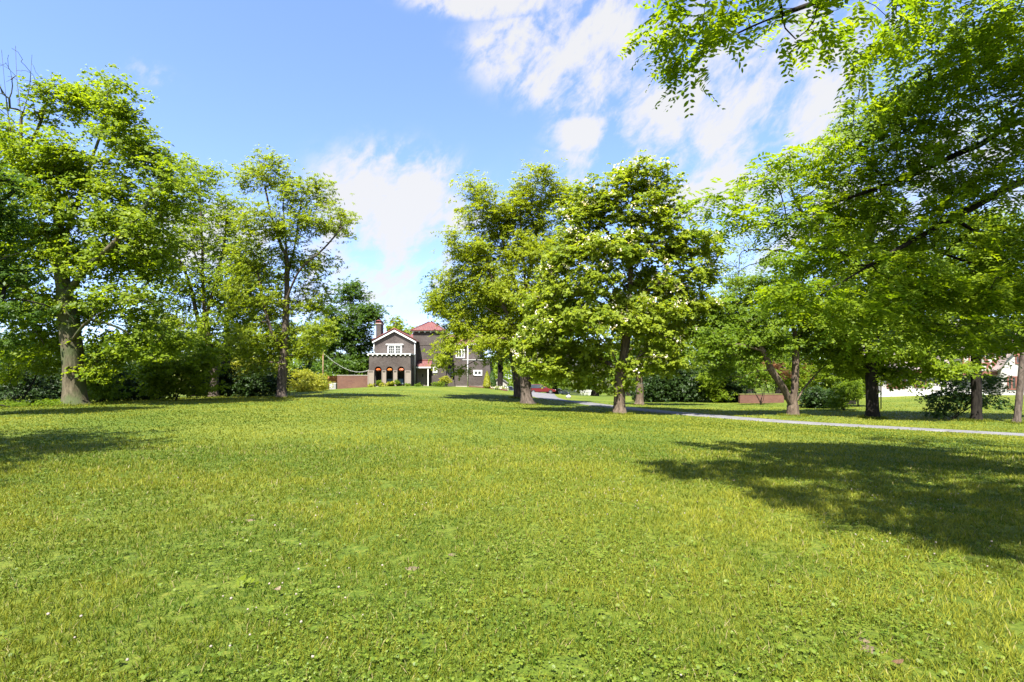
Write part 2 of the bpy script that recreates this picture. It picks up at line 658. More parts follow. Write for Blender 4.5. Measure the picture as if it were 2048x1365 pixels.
def blades(n, d0, d1, power, seed, w0, l0, name, mat, lean=0.5, fade=1e9, rise=0.0):
    x, y, r = scatter(n, d0, d1, power, seed, fade, rise)
    keep = (value_noise(x, y, 8.0, 51) > 0.22 + .18 * (r.random(len(x)) - .5)) | (y > 14)
    x, y = x[keep], y[keep]
    n = len(x)
    z = ground_z(x, y) - 0.005
    patch = value_noise(x, y, 1.3, 3) * 0.6 + value_noise(x, y, 4.1, 4) * 0.4
    big = value_noise(x, y, 0.28, 9)
    L = l0 * (0.55 + 0.75 * r.random(n)) * (0.6 + 0.8 * patch) * (1 + np.minimum(y, 25) / 40)
    W = w0 * np.maximum(1, y / 4.0) ** 0.9 * (0.7 + 0.6 * r.random(n))
    a = r.random(n) * 2 * np.pi
    la = r.random(n) * 2 * np.pi
    k = lean * (0.3 + r.random(n))
    sx, sy = np.cos(a) * W / 2, np.sin(a) * W / 2
    up = L * np.sqrt(np.maximum(0.1, 1 - np.minimum(k, .9) ** 2))
    dx, dy = np.cos(la) * L * k, np.sin(la) * L * k
    V = np.empty((n, 6, 3))
    for j, (t, wd, h) in enumerate(((0, 1, 0), (0.4, .9, .55), (1.0, .14, 1.0))):
        V[:, 2 * j, 0] = x + dx * t - sx * wd
        V[:, 2 * j, 1] = y + dy * t - sy * wd
        V[:, 2 * j + 1, 0] = x + dx * t + sx * wd
        V[:, 2 * j + 1, 1] = y + dy * t + sy * wd
        V[:, 2 * j, 2] = V[:, 2 * j + 1, 2] = z + up * h
    b0 = np.arange(n)[:, None] * 6
    F = np.concatenate([b0 + np.array([[0, 1, 3, 2]]), b0 + np.array([[2, 3, 5, 4]])])
    huge = value_noise(x, y, 0.09, 19)
    mow = 0.5 + 0.5 * np.sin((x * .94 + y * .34) * 2 * np.pi / 1.9)
    tint = np.clip(0.52 + 0.5 * (big - 0.5) + 0.55 * (huge - .5) + 0.85 * (patch - 0.5) + 0.07 * (mow - .5) + 0.7 * (r.random(n) - .5), 0, 1)
    o = link(name, np_mesh(name, V.reshape(-1, 3), F, np.r_[tint, np.minimum(1, tint + .15)]), mat)
    o['kind'] = 'stuff'
    return o


g = blades(400000, 1.7, 15.0, 1.35, 11, 0.0050, 0.052, 'grass', GRASS, 0.75, fade=8.5)
g['label'] = 'short grass blades of the near lawn'
g = blades(270000, 8.0, 62.0, 1.3, 12, 0.0070, 0.034, 'grass', GRASS, 0.7, rise=8.5)
g['label'] = 'short grass blades of the farther lawn'
g = blades(16000, 1.7, 12.0, 1.2, 13, 0.004, 0.055, 'dry_grass', STRAW, 0.9)
g['label'] = 'dry straw-coloured blades lying in the lawn'


def leaflets(c, nrmv, tan, L, W, tint, shape='kite'):
    """flat leaves: c centre, nrmv normal, tan direction; returns v, f, tint"""
    nrmv = nrmv / np.linalg.norm(nrmv, axis=1)[:, None]
    tan = tan - nrmv * (tan * nrmv).sum(1)[:, None]
    tan /= np.linalg.norm(tan, axis=1)[:, None] + 1e-9
    s = np.cross(nrmv, tan)
    L = np.broadcast_to(L, len(c))[:, None]
    W = np.broadcast_to(W, len(c))[:, None]
    if shape == 'kite':
        P = [(-.5, 0, 0), (-.02, .5, .10), (.5, 0, -.06), (-.02, -.5, .10)]
    else:
        P = [(-.5, 0, 0), (-.22, .42, .07), (.15, .45, .05), (.5, 0, -.10), (.15, -.45, .05), (-.22, -.42, .07)]
    V = np.stack([c + tan * (a * L) + s * (b * W) + nrmv * (h * W) for a, b, h in P], 1)
    k = len(P)
    return V.reshape(-1, 3), np.arange(len(c) * k).reshape(-1, k), tint


def clover(n, d0, d1, power, seed, size, name, label, thr=0.45):
    x, y, r = scatter(n, d0, d1, power, seed)
    m = value_noise(x, y, 0.9, 21) * .6 + value_noise(x, y, 2.6, 22) * .4
    ok = m > thr + 0.25 * (r.random(len(x)) - .5)
    x, y, m = x[ok], y[ok], m[ok]
    n = len(x)
    z = ground_z(x, y) + 0.015 + 0.03 * r.random(n)
    s = size * (0.6 + 0.8 * r.random(n)) * np.maximum(1, y / 7)
    a0 = r.random(n) * 6.28
    til = r.normal(0, 0.3, (n, 3)) + np.array([0, -.12, 1])
    vs, fs, ts, k0 = [], [], [], 0
    for k in range(3):
        a = a0 + k * 2.094
        dirv = np.stack([np.cos(a), np.sin(a), 0 * a], -1)
        c = np.stack([x, y, z], -1) + dirv * (s * .5)[:, None]
        v, f, t = leaflets(c, til + dirv * 0.15, dirv, s, s * .95, np.clip(.2 + .6 * r.random(n), 0, 1), 'hex')
        vs.append(v)
        fs.append(f + k0)
        ts.append(t)
        k0 += len(v)
    o = link(name, np_mesh(name, np.concatenate(vs), np.concatenate(fs), np.concatenate(ts)), CLOV)
    o['kind'] = 'stuff'
    o['label'] = label


clover(90000, 1.8, 11.0, 1.25, 31, 0.0088, 'clover_cover', 'patches of clover leaves in the near lawn', 0.5)
clover(6500, 1.8, 9.0, 1.1, 32, 0.018, 'broadleaf_weeds', 'broad-leaved weeds growing through the near lawn', 0.36)

# white clover heads
x, y, r = scatter(750, 1.9, 8.0, 0.9, 41)
m = value_noise(x, y, .8, 43)
ok = m > 0.5 + .2 * r.random(len(m))
x, y = x[ok], y[ok]
cc = np.stack([x, y, ground_z(x, y) + 0.055 + .03 * r.random(len(x))], -1)
ph = (1 + 5 ** .5) / 2
ico = np.array([(-1, ph, 0), (1, ph, 0), (-1, -ph, 0), (1, -ph, 0), (0, -1, ph), (0, 1, ph), (0, -1, -ph), (0, 1, -ph), (ph, 0, -1), (ph, 0, 1), (-ph, 0, -1), (-ph, 0, 1)]) / 1.9
icf = np.array([(0, 11, 5), (0, 5, 1), (0, 1, 7), (0, 7, 10), (0, 10, 11), (1, 5, 9), (5, 11, 4), (11, 10, 2), (10, 7, 6), (7, 1, 8), (3, 9, 4), (3, 4, 2), (3, 2, 6), (3, 6, 8), (3, 8, 9), (4, 9, 5), (2, 4, 11), (6, 2, 10), (8, 6, 7), (9, 8, 1)])
s = 0.0075 * (0.7 + .6 * r.random(len(x))) * np.maximum(1, y / 8)
V = (cc[:, None] + ico[None] * s[:, None, None] * (1 + .2 * r.normal(size=(len(x), 12, 1)))).reshape(-1, 3)
F = (np.arange(len(x))[:, None, None] * 12 + icf[None]).reshape(-1, 3)
o = link('clover_flowers', np_mesh('clover_flowers', V, F), plain('clover_white', (0.24, 0.20, 0.16), .85))
o['kind'] = 'stuff'
o['label'] = 'small whitish clover flower heads dotted over the near lawn'

# bare soil spots
soil = plain('soil', (0.115, 0.088, 0.05), 0.95, 0.35, 14, 0.6)
for k, (sx, sy, a, b_) in enumerate(SOIL_W):
    bm = bmesh.new()
    rr = np.random.default_rng(70 + k)
    c0 = bm.verts.new((0, 0, 0.012))
    ring = []
    for q in range(18):
        t = q * 2 * math.pi / 18
        w_ = 0.8 + 0.45 * rr.random()
        px_, py_ = math.cos(t) * a * w_, math.sin(t) * b_ * 1.5 * w_
        ring.append(bm.verts.new((px_, py_, gz(sx + px_, sy + py_) - gz(sx, sy) - 0.006)))
    for q in range(18):
        bm.faces.new((c0, ring[q], ring[(q + 1) % 18]))
    o = obj('soil_patch', bm, soil, smooth=True)
    o.location = (sx, sy, gz(sx, sy))
    o['kind'] = 'stuff'
    o['label'] = 'bare brown soil showing through the grass'


def tufts(px, d, rr_, n, seed, h=.16):
    """longer grass the mower leaves round a trunk"""
    r = np.random.default_rng(seed)
    c = at(px, d)
    a = r.random(n) * 6.283
    q = rr_ * (1 + .35 * np.abs(r.normal(size=n)))
    x, y = c.x + np.cos(a) * q, c.y + np.sin(a) * q
    z = ground_z(x, y) - .01
    L = h * (.4 + .9 * r.random(n))
    la = r.random(n) * 6.283
    w = .006 * d / 12 * (.6 + .8 * r.random(n))
    b = r.random(n) * 6.283
    V = np.empty((n, 4, 3))
    for k, (s, t) in enumerate(((-1, 0), (1, 0), (.2, 1), (-.2, 1))):
        V[:, k, 0] = x + np.cos(b) * w * s + np.cos(la) * L * .45 * t
        V[:, k, 1] = y + np.sin(b) * w * s + np.sin(la) * L * .45 * t
        V[:, k, 2] = z + L * .9 * t
    return V.reshape(-1, 3), r.random(n)


TV, TT = [], []
for k, (px, d, q, n) in enumerate([(150, 28, .95, 1500), (427, 42, .5, 700), (563, 38, .5, 800), (433, 47, .5, 500), (1055, 46, .75, 900), (1037, 53, .6, 600), (1239, 35, .62, 1100), (1279, 50, .5, 600),
                                   (1586, 34, .55, 900), (1745, 33, .5, 900), (1952, 31.5, .5, 900), (2033, 30, .3, 500)]):
    v_, t_ = tufts(px, d, q, n, 300 + k)
    TV.append(v_)
    TT.append(t_)
TV = np.concatenate(TV)
o = link('grass', np_mesh('grass', TV, np.arange(len(TV)).reshape(-1, 4), np.concatenate(TT)), GRASS)
o['kind'] = 'stuff'
o['label'] = 'longer unmown grass round the tree trunks'

# ------------------------------------------------------------------ trees
UP = np.array([0, 0, 1.0])
LIGHT = np.array(sdir)          # leaves turn toward the light they grow in


def grow(rg, stems, tips, step=0.6):
    """skeleton: stems = list of point arrays (first is the trunk); tips (n,3) joined one by one to the nearest fitting node.
    returns nodes (N,3), parent index, order of tips' end nodes"""
    P, par, dep = [], [], []

    def add(p, q):
        P.append(np.asarray(p, float))
        par.append(q)
        dep.append(0 if q < 0 else dep[q] + float(np.linalg.norm(P[q] - P[-1])))
        return len(P) - 1

    trunk_n = 0
    for si, S in enumerate(stems):
        S = catmull(S, 4) if len(S) > 2 else np.array([S[0] * (1 - t) + S[1] * t for t in np.linspace(0, 1, 6)])
        if si == 0:
            k = -1
        else:
            A = np.array(P)
            k = int(np.argmin(((A - S[0]) ** 2).sum(1)))
        for j, p in enumerate(S):
            if si and j == 0:
                continue
            k = add(p, k)
        if si == 0:
            trunk_n = len(P)
    A = np.array(P)
    if len(tips):
        dm = np.sqrt(((tips[:, None] - A[None]) ** 2).sum(-1)).min(1)
        zlow = A[0, 2] + 0.12 * (A[:trunk_n, 2].max() - A[0, 2])
    ends = []
    buf = np.empty((len(P) + len(tips) * 14 + 10, 3))
    dpb = np.empty(len(buf))
    buf[:len(P)] = A
    dpb[:len(P)] = dep
    n = len(P)
    for ti in (np.argsort(dm) if len(tips) else []):
        t = tips[ti]
        B = buf[:n]
        df = t - B
        d = np.sqrt((df ** 2).sum(1)) + 1e-6
        cost = d + 0.75 * np.maximum(0, -df[:, 2] * 0.9 - 0.15 * d) + 0.10 * dpb[:n] + 3.0 * (B[:, 2] < zlow)
        q = int(np.argmin(cost))
        D = d[q]
        a = B[q].copy()
        m = int(min(12, max(2, math.ceil(D / step))))
        ctrl = (a + t) / 2 + np.array([0, 0, 0.13 * D]) + rg.normal(0, 0.07 * D, 3)
        if par[q] >= 0:
            pd = a - buf[par[q]]
            pd /= np.linalg.norm(pd) + 1e-9
            ctrl += pd * 0.16 * D
        k = q
        for j in range(1, m + 1):
            u = j / m
            p = a * (1 - u) ** 2 + 2 * ctrl * u * (1 - u) + t * u * u
            if j < m:
                p = p + rg.normal(0, 0.035 * step, 3)
            par.append(k)
            buf[n] = p
            dpb[n] = dpb[k] + D / m
            k = n
            n += 1
        ends.append((ti, k))
    return buf[:n].copy(), np.array(par), ends


def skin(P, par, ntip, r0, rmin, taper, flare, sides_hi=9):
    """tapering tubes along the skeleton; radius from the number of twigs carried"""
    N = len(P)
    cnt = ntip.astype(float)
    kids = [[] for _ in range(N)]
    for i in range(N - 1, 0, -1):
        cnt[par[i]] += cnt[i]
    for i in range(1, N):
        kids[par[i]].append(i)
    tot = max(cnt[0], 1)
    r = np.maximum(rmin, r0 * (np.maximum(cnt, .3) / tot) ** taper)
    h = P[:, 2] - P[0, 2]
    r = r * (1 + flare * np.exp(-h / (r0 * 0.85)) * (r > r0 * .35))
    V, F = [], []
    nv = 0
    starts = [0] + [c for i in range(N) for c in sorted(kids[i], key=lambda c: -cnt[c])[1:]]
    for s in starts:
        ch = [s] if s == 0 else [par[s], s]
        while kids[ch[-1]]:
            ch.append(max(kids[ch[-1]], key=lambda c: cnt[c]))
        if len(ch) < 2:
            continue
        Q = P[ch]
        R = r[ch].copy()
        if s:
            R[0] = min(R[0], R[1] * 1.25)
        sd = sides_hi if R[0] > .12 else (6 if R[0] > .04 else 4)
        T = np.gradient(Q, axis=0)
        T /= np.linalg.norm(T, axis=1)[:, None] + 1e-9
        a = np.cross(T[0], [0.3, 0.9, 0.2])
        ang = np.arange(sd) * 2 * np.pi / sd
        for j in range(len(ch)):
            a = a - T[j] * a.dot(T[j])
            a /= np.linalg.norm(a) + 1e-9
            b = np.cross(T[j], a)
            w = np.ones(sd)
            if R[j] > .2:
                w = 1 + 0.09 * np.sin(ang * 3 + j * .13) + 0.05 * np.sin(ang * 5 + 1.3)
                if h[ch[j]] < r0 * 1.5:
                    w += 0.30 * np.maximum(-.3, np.sin(ang * 4 + .6)) * math.exp(-h[ch[j]] / (r0 * .6))
            V.append(Q[j] + (np.cos(ang) * w)[:, None] * a * R[j] + (np.sin(ang) * w)[:, None] * b * R[j])
        for j in range(len(ch) - 1):
            b0 = nv + j * sd
            k = np.arange(sd)
            F.append(np.stack([b0 + k, b0 + (k + 1) % sd, b0 + sd + (k + 1) % sd, b0 + sd + k], -1))
        nv += len(ch) * sd
    return np.concatenate(V), np.concatenate(F)


def lobe_pts(rg, c, rx, ry, rz, n, shell=0.45):
    v = rg.normal(size=(n, 3))
    v /= np.linalg.norm(v, axis=1)[:, None]
    u = (shell ** 3 + (1 - shell ** 3) * rg.random(n)) ** (1 / 3)
    return np.array(c) + v * u[:, None] * np.array([rx, ry, rz])


def foliage(rg, centers, outward, R, flat, nspray, nleaf, L, wl=0.5, lay=0.55, droop=0.15, shape='kite', spread=0.24):
    """sprays of leaves round every twig end"""
    n = len(centers)
    sz = 0.6 + 0.8 * rg.random(n)
    ns = n * nspray
    sc = np.repeat(centers, nspray, 0) + rg.normal(size=(ns, 3)) * np.array([R, R, R * flat]) * np.repeat(sz, nspray)[:, None] * .8
    st = np.clip(np.repeat(rg.random(n), nspray) * .55 + .45 * rg.random(ns), 0, 1)
    tilt = rg.normal(0, 0.36, (ns, 3)) + UP * .30 + np.repeat(outward, nspray, 0) * 0.4 + LIGHT * .95
    tilt /= np.linalg.norm(tilt, axis=1)[:, None]
    m = ns * nleaf
    off = rg.normal(size=(m, 3)) * R * spread
    T = np.repeat(tilt, nleaf, 0)
    off -= T * (off * T).sum(1)[:, None] * 0.68
    c = np.repeat(sc, nleaf, 0) + off
    nv = T + rg.normal(0, lay, (m, 3))
    tan = off / (np.linalg.norm(off, axis=1)[:, None] + 1e-6) + rg.normal(0, .5, (m, 3)) - UP * droop
    LL = L * (0.45 + 0.95 * rg.random(m) ** 1.3)
    tint = np.clip(np.repeat(st, nleaf) * .65 + .35 * rg.random(m), 0, 1)
    return leaflets(c, nv, tan, LL, LL * wl, tint, shape)


def compound(rg, centers, dirs, nleaf, L, pairs, lw, ll):
    """pinnate leaves: leaflets in pairs along a drooping stalk"""
    n = len(centers)
    m = n * nleaf
    D = np.repeat(dirs, nleaf, 0) + rg.normal(0, .65, (m, 3))
    D[:, 2] = D[:, 2] * .5 - 0.12
    D /= np.linalg.norm(D, axis=1)[:, None]
    o = np.repeat(centers, nleaf, 0) + rg.normal(0, .16, (m, 3)) * np.array([1, 1, .6])
    up = UP * .55 + LIGHT * .6 + rg.normal(0, .35, (m, 3))
    s = np.cross(D, up)
    s /= np.linalg.norm(s, axis=1)[:, None]
    nn = np.cross(s, D)
    LL = L * (.7 + .6 * rg.random(m))
    tb = np.repeat(rg.random(n), nleaf) * .5 + .3 * rg.random(m)
    V, F, T, k0 = [], [], [], 0
    for j in range(pairs):
        t = 0.18 + 0.82 * j / (pairs - 1)
        drop = -0.28 * t * t
        for sg in (-1, 1):
            b = o + D * (LL * t)[:, None] + UP * (LL * drop)[:, None]
            sz = ll * (0.75 + .35 * math.sin(math.pi * t)) * (.85 + .3 * rg.random(m))
            ld = s * sg * .9 + D * .38 - UP * .28 + rg.normal(0, .12, (m, 3))
            ld /= np.linalg.norm(ld, axis=1)[:, None]
            v, f, _ = leaflets(b + ld * (sz * .55)[:, None], nn + rg.normal(0, .22, (m, 3)), ld, sz, sz * lw, tb, 'hex')
            V.append(v)
            F.append(f + k0)
            T.append(np.clip(tb + .2 * rg.random(m), 0, 1))
            k0 += len(v)
    return np.concatenate(V), np.concatenate(F), np.concatenate(T)


MAPLE = leaf_mat('maple_leaf', (0.056, 0.108, 0.006), (0.2, 0.255, 0.012), .46, .15)
FRESH = leaf_mat('fresh_leaf', (0.085, 0.132, 0.009), (0.215, 0.26, 0.016), .46, .15)
LOCUST = leaf_mat('locust_leaf', (0.105, 0.155, 0.008), (0.25, 0.285, 0.014), .46, .15)
CATALPA = leaf_mat('catalpa_leaf', (0.085, 0.14, 0.01), (0.235, 0.275, 0.022), .46, .15)
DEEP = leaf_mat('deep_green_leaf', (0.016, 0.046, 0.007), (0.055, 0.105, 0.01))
MID = leaf_mat('mid_green_leaf', (0.05, 0.102, 0.007), (0.155, 0.215, 0.012), .46, .15)
PALE = leaf_mat('pale_leaf', (0.12, 0.15, 0.035), (0.22, 0.23, 0.06), .35)
GOLD = leaf_mat('golden_leaf', (0.13, 0.165, 0.008), (0.29, 0.28, 0.014))
WALNUT = leaf_mat('walnut_leaf', (0.06, 0.122, 0.006), (0.195, 0.255, 0.011), .46, .15)
RUST = leaf_mat('rust_leaf', (0.16, 0.065, 0.03), (0.30, 0.15, 0.06), .35)
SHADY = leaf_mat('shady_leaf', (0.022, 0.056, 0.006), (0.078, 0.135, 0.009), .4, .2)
SHADE_LEAF = leaf_mat('shaded_understorey_leaf', (0.008, 0.022, 0.004), (0.030, 0.058, 0.007), .2, .2)  # leaf colour darkened to stand in for the shade under the crowns
BARK = bark_mat('grey_brown_bark', (0.045, 0.034, 0.027), (0.125, 0.098, 0.080))
BARK_MOSS = bark_mat('mossy_bark', (0.050, 0.042, 0.025), (0.125, 0.105, 0.068), (0.062, 0.075, 0.032))
BARK_SHADE = bark_mat('shade_dark_bark', (0.008, 0.0065, 0.005), (0.022, 0.018, 0.014))  # near-black bark: crown shade on the trunks is put into the colour
BARK_TAN = bark_mat('tan_bark', (0.055, 0.040, 0.028), (0.140, 0.105, 0.075))
TALLY = [0]


def tree(name, label, cat, px, d, trunk, limbs, lobes, ntips, r0, leaf, bark, L=0.2, R=0.6, flat=0.5, nspray=6, nleaf=12, wl=0.55, lay=0.4,
         depth=3.0, seed=1, group=None, bare=(), blossom=0, taper=0.62, flare=0.55, parts=('trunk', 'crown'), shape='kite', base_z=None, spread=.21,
         rmin=0.010, lowcut=None):
    """trunk / limbs: lists of (px, py, depth offset); lobes: (px, py, rx, ry[, depth offset[, depth radius]]) in photo scale at distance d"""
    rg = np.random.default_rng(seed * 77 + 5)
    bx_ = wx(px, d)
    bz_ = gz(bx_, d) if base_z is None else base_z
    base = np.array([bx_, d, bz_ - 0.12])
    W = lambda p: np.array([wx(p[0], d + (p[2] if len(p) > 2 else 0)), d + (p[2] if len(p) > 2 else 0), wz(p[1], d + (p[2] if len(p) > 2 else 0))])
    stems = [[base] + [W(p) for p in trunk]] + [[W(p) for p in l] for l in limbs]
    area = np.array([l[2] * l[3] for l in lobes], float)
    area = area ** 0.8
    cntl = np.maximum(2, np.round(ntips * area / area.sum())).astype(int)
    tips = []
    sc = d / FPX
    for l, c in zip(lobes, cntl):
        dd = l[4] if len(l) > 4 else rg.uniform(-.35, .35) * depth
        dr = l[5] if len(l) > 5 else max(1.0, min(depth, 1.15 * (l[2] + l[3]) / 2 * sc))
        tips.append(lobe_pts(rg, W((l[0], l[1], dd)), l[2] * sc, dr, l[3] * sc, c))
    tips = np.concatenate(tips)
    nl = len(tips)
    if lowcut is not None:
        gzt = ground_z(tips[:, 0], tips[:, 1]) + lowcut
        tips[:, 2] = np.maximum(tips[:, 2], gzt + rg.random(len(tips)) * lowcut)
    for l in bare:
        tips = np.concatenate([tips, lobe_pts(rg, W((l[0], l[1], 0)), l[2] * sc, 1.6, l[3] * sc, l[4], .1)])
    P, par, ends = grow(rg, stems, tips, step=max(.4, d / 60))
    ntip = np.zeros(len(P))
    for _, k in ends:
        ntip[k] = 1
    ntip[len(stems[0]) - 1] += .5
    v, f = skin(P, par, ntip, r0, rmin, taper, flare)
    root = thing(name, label, cat, base + np.array([0, 0, .12]), group)
    off = base + np.array([0, 0, .12])
    link(parts[0], np_mesh(parts[0], v - off, f), bark, root, smooth=True)
    cen = tips[:nl]
    # a second, inner cluster part of the way back along each twig
    inner = []
    for ti, k in ends:
        if ti < nl and rg.random() < .55:
            q = par[par[k]] if par[k] > 0 else k
            inner.append(P[q])
    allc = np.concatenate([cen, np.array(inner)]) if inner else cen
    mid = cen.mean(0)
    outw = allc - mid
    outw /= np.linalg.norm(outw, axis=1)[:, None] + 1e-6
    v, f, t = foliage(rg, allc, outw, R, flat, nspray, nleaf, L, wl, lay, shape=shape, spread=spread)
    TALLY[0] += len(f)
    link(parts[1], np_mesh(parts[1], v - off, f, t), leaf, root)
    if blossom:
        # upright flower panicles standing on the outer sprays
        pick = cen[rg.choice(len(cen), blossom)] + rg.normal(size=(blossom, 3)) * np.array([R, R, R * .4]) * .7 + UP * R * .35
        m = 9
        c = np.repeat(pick, m, 0) + rg.normal(size=(blossom * m, 3)) * np.array([.11, .11, .10])
        v, f, t = leaflets(c, rg.normal(size=c.shape) + UP * .7, rg.normal(size=c.shape), .13, .11, rg.random(len(c)))
        link('blossom', np_mesh('blossom', v - off, f, t), leaf_mat('blossom_white', (0.70, 0.60, 0.56), (0.85, 0.80, 0.76), .25), root)
    return root


# ---- the big trees of the lawn, left to right
tree('maple_tree', 'huge old maple with swollen mossy trunk at the left edge of the lawn', 'tree', 150, 28,
     [(147, 760), (144, 715), (141, 685), (130, 600), (118, 500), (118, 400), (110, 310)],
     [[(130, 600), (165, 545, -1), (225, 490, -2), (300, 400, -2), (330, 340, -2)], [(118, 500), (150, 420, 1), (180, 330, 1), (215, 230, 1)],
      [(118, 520), (80, 440, -1), (40, 360, -1), (10, 300, 0)], [(141, 685), (180, 640, -2), (260, 600, -3), (330, 610, -3)],
      [(134, 630), (90, 600, 1), (20, 560, 2), (-60, 520, 2)], [(128, 590), (190, 560, 1), (270, 560, 2), (330, 540, 2)],
      [(118, 420), (60, 360, 1), (30, 300, 1), (15, 220, 1), (3, 100, 1)], [(40, 320, 1), (42, 240, 1), (34, 160, 1), (31, 92, 1)], [(25, 270, 1), (-5, 210, 1), (-25, 120, 1)],
      [(42, 240, 1), (58, 180, 1), (64, 110, 1)], [(40, 320, 1), (75, 260, 1), (98, 190, 1), (103, 150, 1)], [(60, 360, 1), (20, 320, 1), (-20, 250, 1), (-50, 170, 1)]],
     [(195, 185, 50, 38), (125, 215, 60, 45), (228, 250, 35, 50), (60, 320, 90, 55), (175, 330, 80, 50), (290, 320, 38, 38), (325, 370, 40, 45),
      (40, 410, 90, 55), (180, 420, 110, 50), (280, 450, 60, 38), (60, 510, 90, 50), (195, 530, 90, 40), (290, 540, 50, 30), (20, 600, 80, 45),
      (90, 640, 60, 40), (250, 600, 70, 25), (290, 650, 60, 25), (230, 690, 50, 30), (330, 690, 50, 25), (-70, 300, 90, 130), (-90, 500, 110, 120),
      (60, 690, 70, 30), (200, 740, 30, 25), (150, 620, 60, 40), (250, 200, 24, 40), (262, 290, 40, 40), (330, 335, 26, 36), (345, 420, 24, 34), (120, 350, 60, 40), (240, 380, 60, 40), (300, 500, 50, 30), (110, 480, 70, 40), (270, 690, 40, 22)],
     760, .50, MAPLE, BARK_MOSS, L=.19, R=.66, flat=.42, nspray=8, nleaf=13, depth=4.5, seed=3, flare=.6,
     bare=[(4, 150, 14, 55, 12), (33, 140, 10, 50, 12), (62, 160, 12, 45, 12), (98, 190, 12, 45, 10), (-20, 170, 14, 55, 10), (20, 210, 20, 40, 12), (75, 240, 20, 30, 8)], wl=.7)

tree('twin_stem_tree', 'tall tree with two slim dark stems forking low, right of the old maple', 'tree', 427, 42,
     [(428, 740), (420, 700), (410, 640), (406, 560), (404, 480), (400, 400)],
     [[(420, 700), (396, 640), (380, 570), (350, 500), (330, 460)], [(410, 640), (430, 570), (448, 490), (455, 420)], [(406, 560), (385, 490), (375, 430)]],
     [(400, 355, 36, 34), (372, 415, 40, 45), (448, 410, 36, 50), (335, 470, 45, 45), (430, 500, 50, 45), (370, 560, 55, 40), (335, 620, 50, 40),
      (450, 620, 45, 50), (300, 530, 40, 40), (400, 680, 60, 35), (470, 560, 40, 40), (330, 680, 45, 30)],
     470, .34, MAPLE, BARK, L=.22, R=.7, flat=.5, nspray=6, nleaf=11, depth=4, seed=5)

tree('slender_tree', 'slender open-crowned tree with a straight trunk and one limb arching toward the house', 'tree', 563, 38,
     [(564, 760), (567, 720), (571, 640), (574, 570), (572, 490), (566, 410)],
     [[(572, 600), (600, 540, -1), (645, 500, -1), (685, 455, -1)], [(567, 705), (542, 660, -1), (526, 600, -1), (515, 540)],
      [(574, 560), (590, 490, 1), (600, 420, 1), (606, 370, 1)], [(572, 520), (545, 440), (530, 375)], [(571, 650), (600, 600, -2), (640, 580, -2)]],
     [(545, 345, 42, 30), (500, 360, 28, 30), (600, 395, 38, 40), (642, 385, 24, 30), (518, 440, 48, 40), (588, 455, 44, 36), (648, 440, 42, 32),
      (690, 450, 12, 30), (495, 515, 42, 40), (558, 530, 52, 34), (632, 530, 36, 26), (478, 590, 34, 42), (540, 610, 50, 38), (628, 600, 40, 36),
      (508, 680, 44, 32), (592, 680, 50, 32), (645, 670, 28, 28), (612, 708, 28, 14), (520, 725, 40, 20)],
     640, .33, FRESH, BARK, L=.21, R=.55, flat=.6, nspray=6, nleaf=12, depth=4, seed=7, wl=.42)

tree('crooked_tree', 'leaning tree with a crooked trunk, behind the slender tree', 'tree', 433, 47,
     [(442, 760), (452, 725), (458, 690), (452, 650), (465, 600), (478, 540)],
     [[(458, 690), (490, 650), (520, 620)], [(452, 650), (430, 600), (420, 560)]],
     [(470, 505, 45, 45), (440, 590, 40, 40), (502, 630, 45, 40), (470, 690, 45, 30), (530, 580, 35, 40), (520, 690, 45, 25)],
     220, .34, MAPLE, BARK, L=.24, R=.75, nspray=6, nleaf=11, depth=4, seed=9)

tree('locust_tree', 'feathery yellow-green locust tree with limbs hanging in front of the house', 'tree', 1055, 46,
     [(1052, 770), (1053, 720), (1056, 660), (1050, 560), (1042, 470), (1040, 400)],
     [[(1053, 700), (1020, 640, -1), (985, 560, -1), (955, 470, -1)], [(1056, 650), (1028, 560, 1), (1003, 470, 1), (990, 400, 1)],
      [(1052, 580), (1072, 480, 1), (1083, 390, 1)], [(1053, 690), (1012, 640, -2), (970, 615, -2)], [(1055, 640), (1090, 560, -2), (1120, 470, -1)]],
     [(950, 375, 20, 26), (998, 400, 36, 32), (1078, 362, 30, 36), (1112, 405, 30, 34), (958, 430, 42, 34), (1040, 430, 48, 40), (922, 490, 34, 34),
      (985, 515, 50, 38), (1062, 515, 56, 42), (905, 560, 32, 30), (962, 585, 50, 38), (1040, 600, 56, 36), (892, 612, 34, 34), (1095, 752, 24, 9), (945, 650, 42, 28),
      (1005, 680, 44, 32), (1060, 690, 40, 30), (902, 704, 18, 12), (880, 722, 14, 14), (968, 698, 26, 14), (1060, 735, 30, 18), (1110, 620, 36, 44),
      (1112, 500, 36, 44), (870, 600, 14, 20), (900, 682, 20, 16), (930, 662, 28, 20), (1010, 640, 50, 36), (980, 560, 50, 36), (1090, 560, 44, 40), (1035, 480, 50, 40), (985, 455, 44, 34), (1085, 660, 44, 34),
      (1080, 440, 40, 36), (950, 520, 44, 34), (1090, 705, 40, 22), (1045, 400, 30, 30), (1128, 385, 20, 32)],
     820, .50, LOCUST, BARK, L=.21, R=.66, flat=.55, nspray=11, nleaf=13, depth=4.5, seed=11, wl=.5)

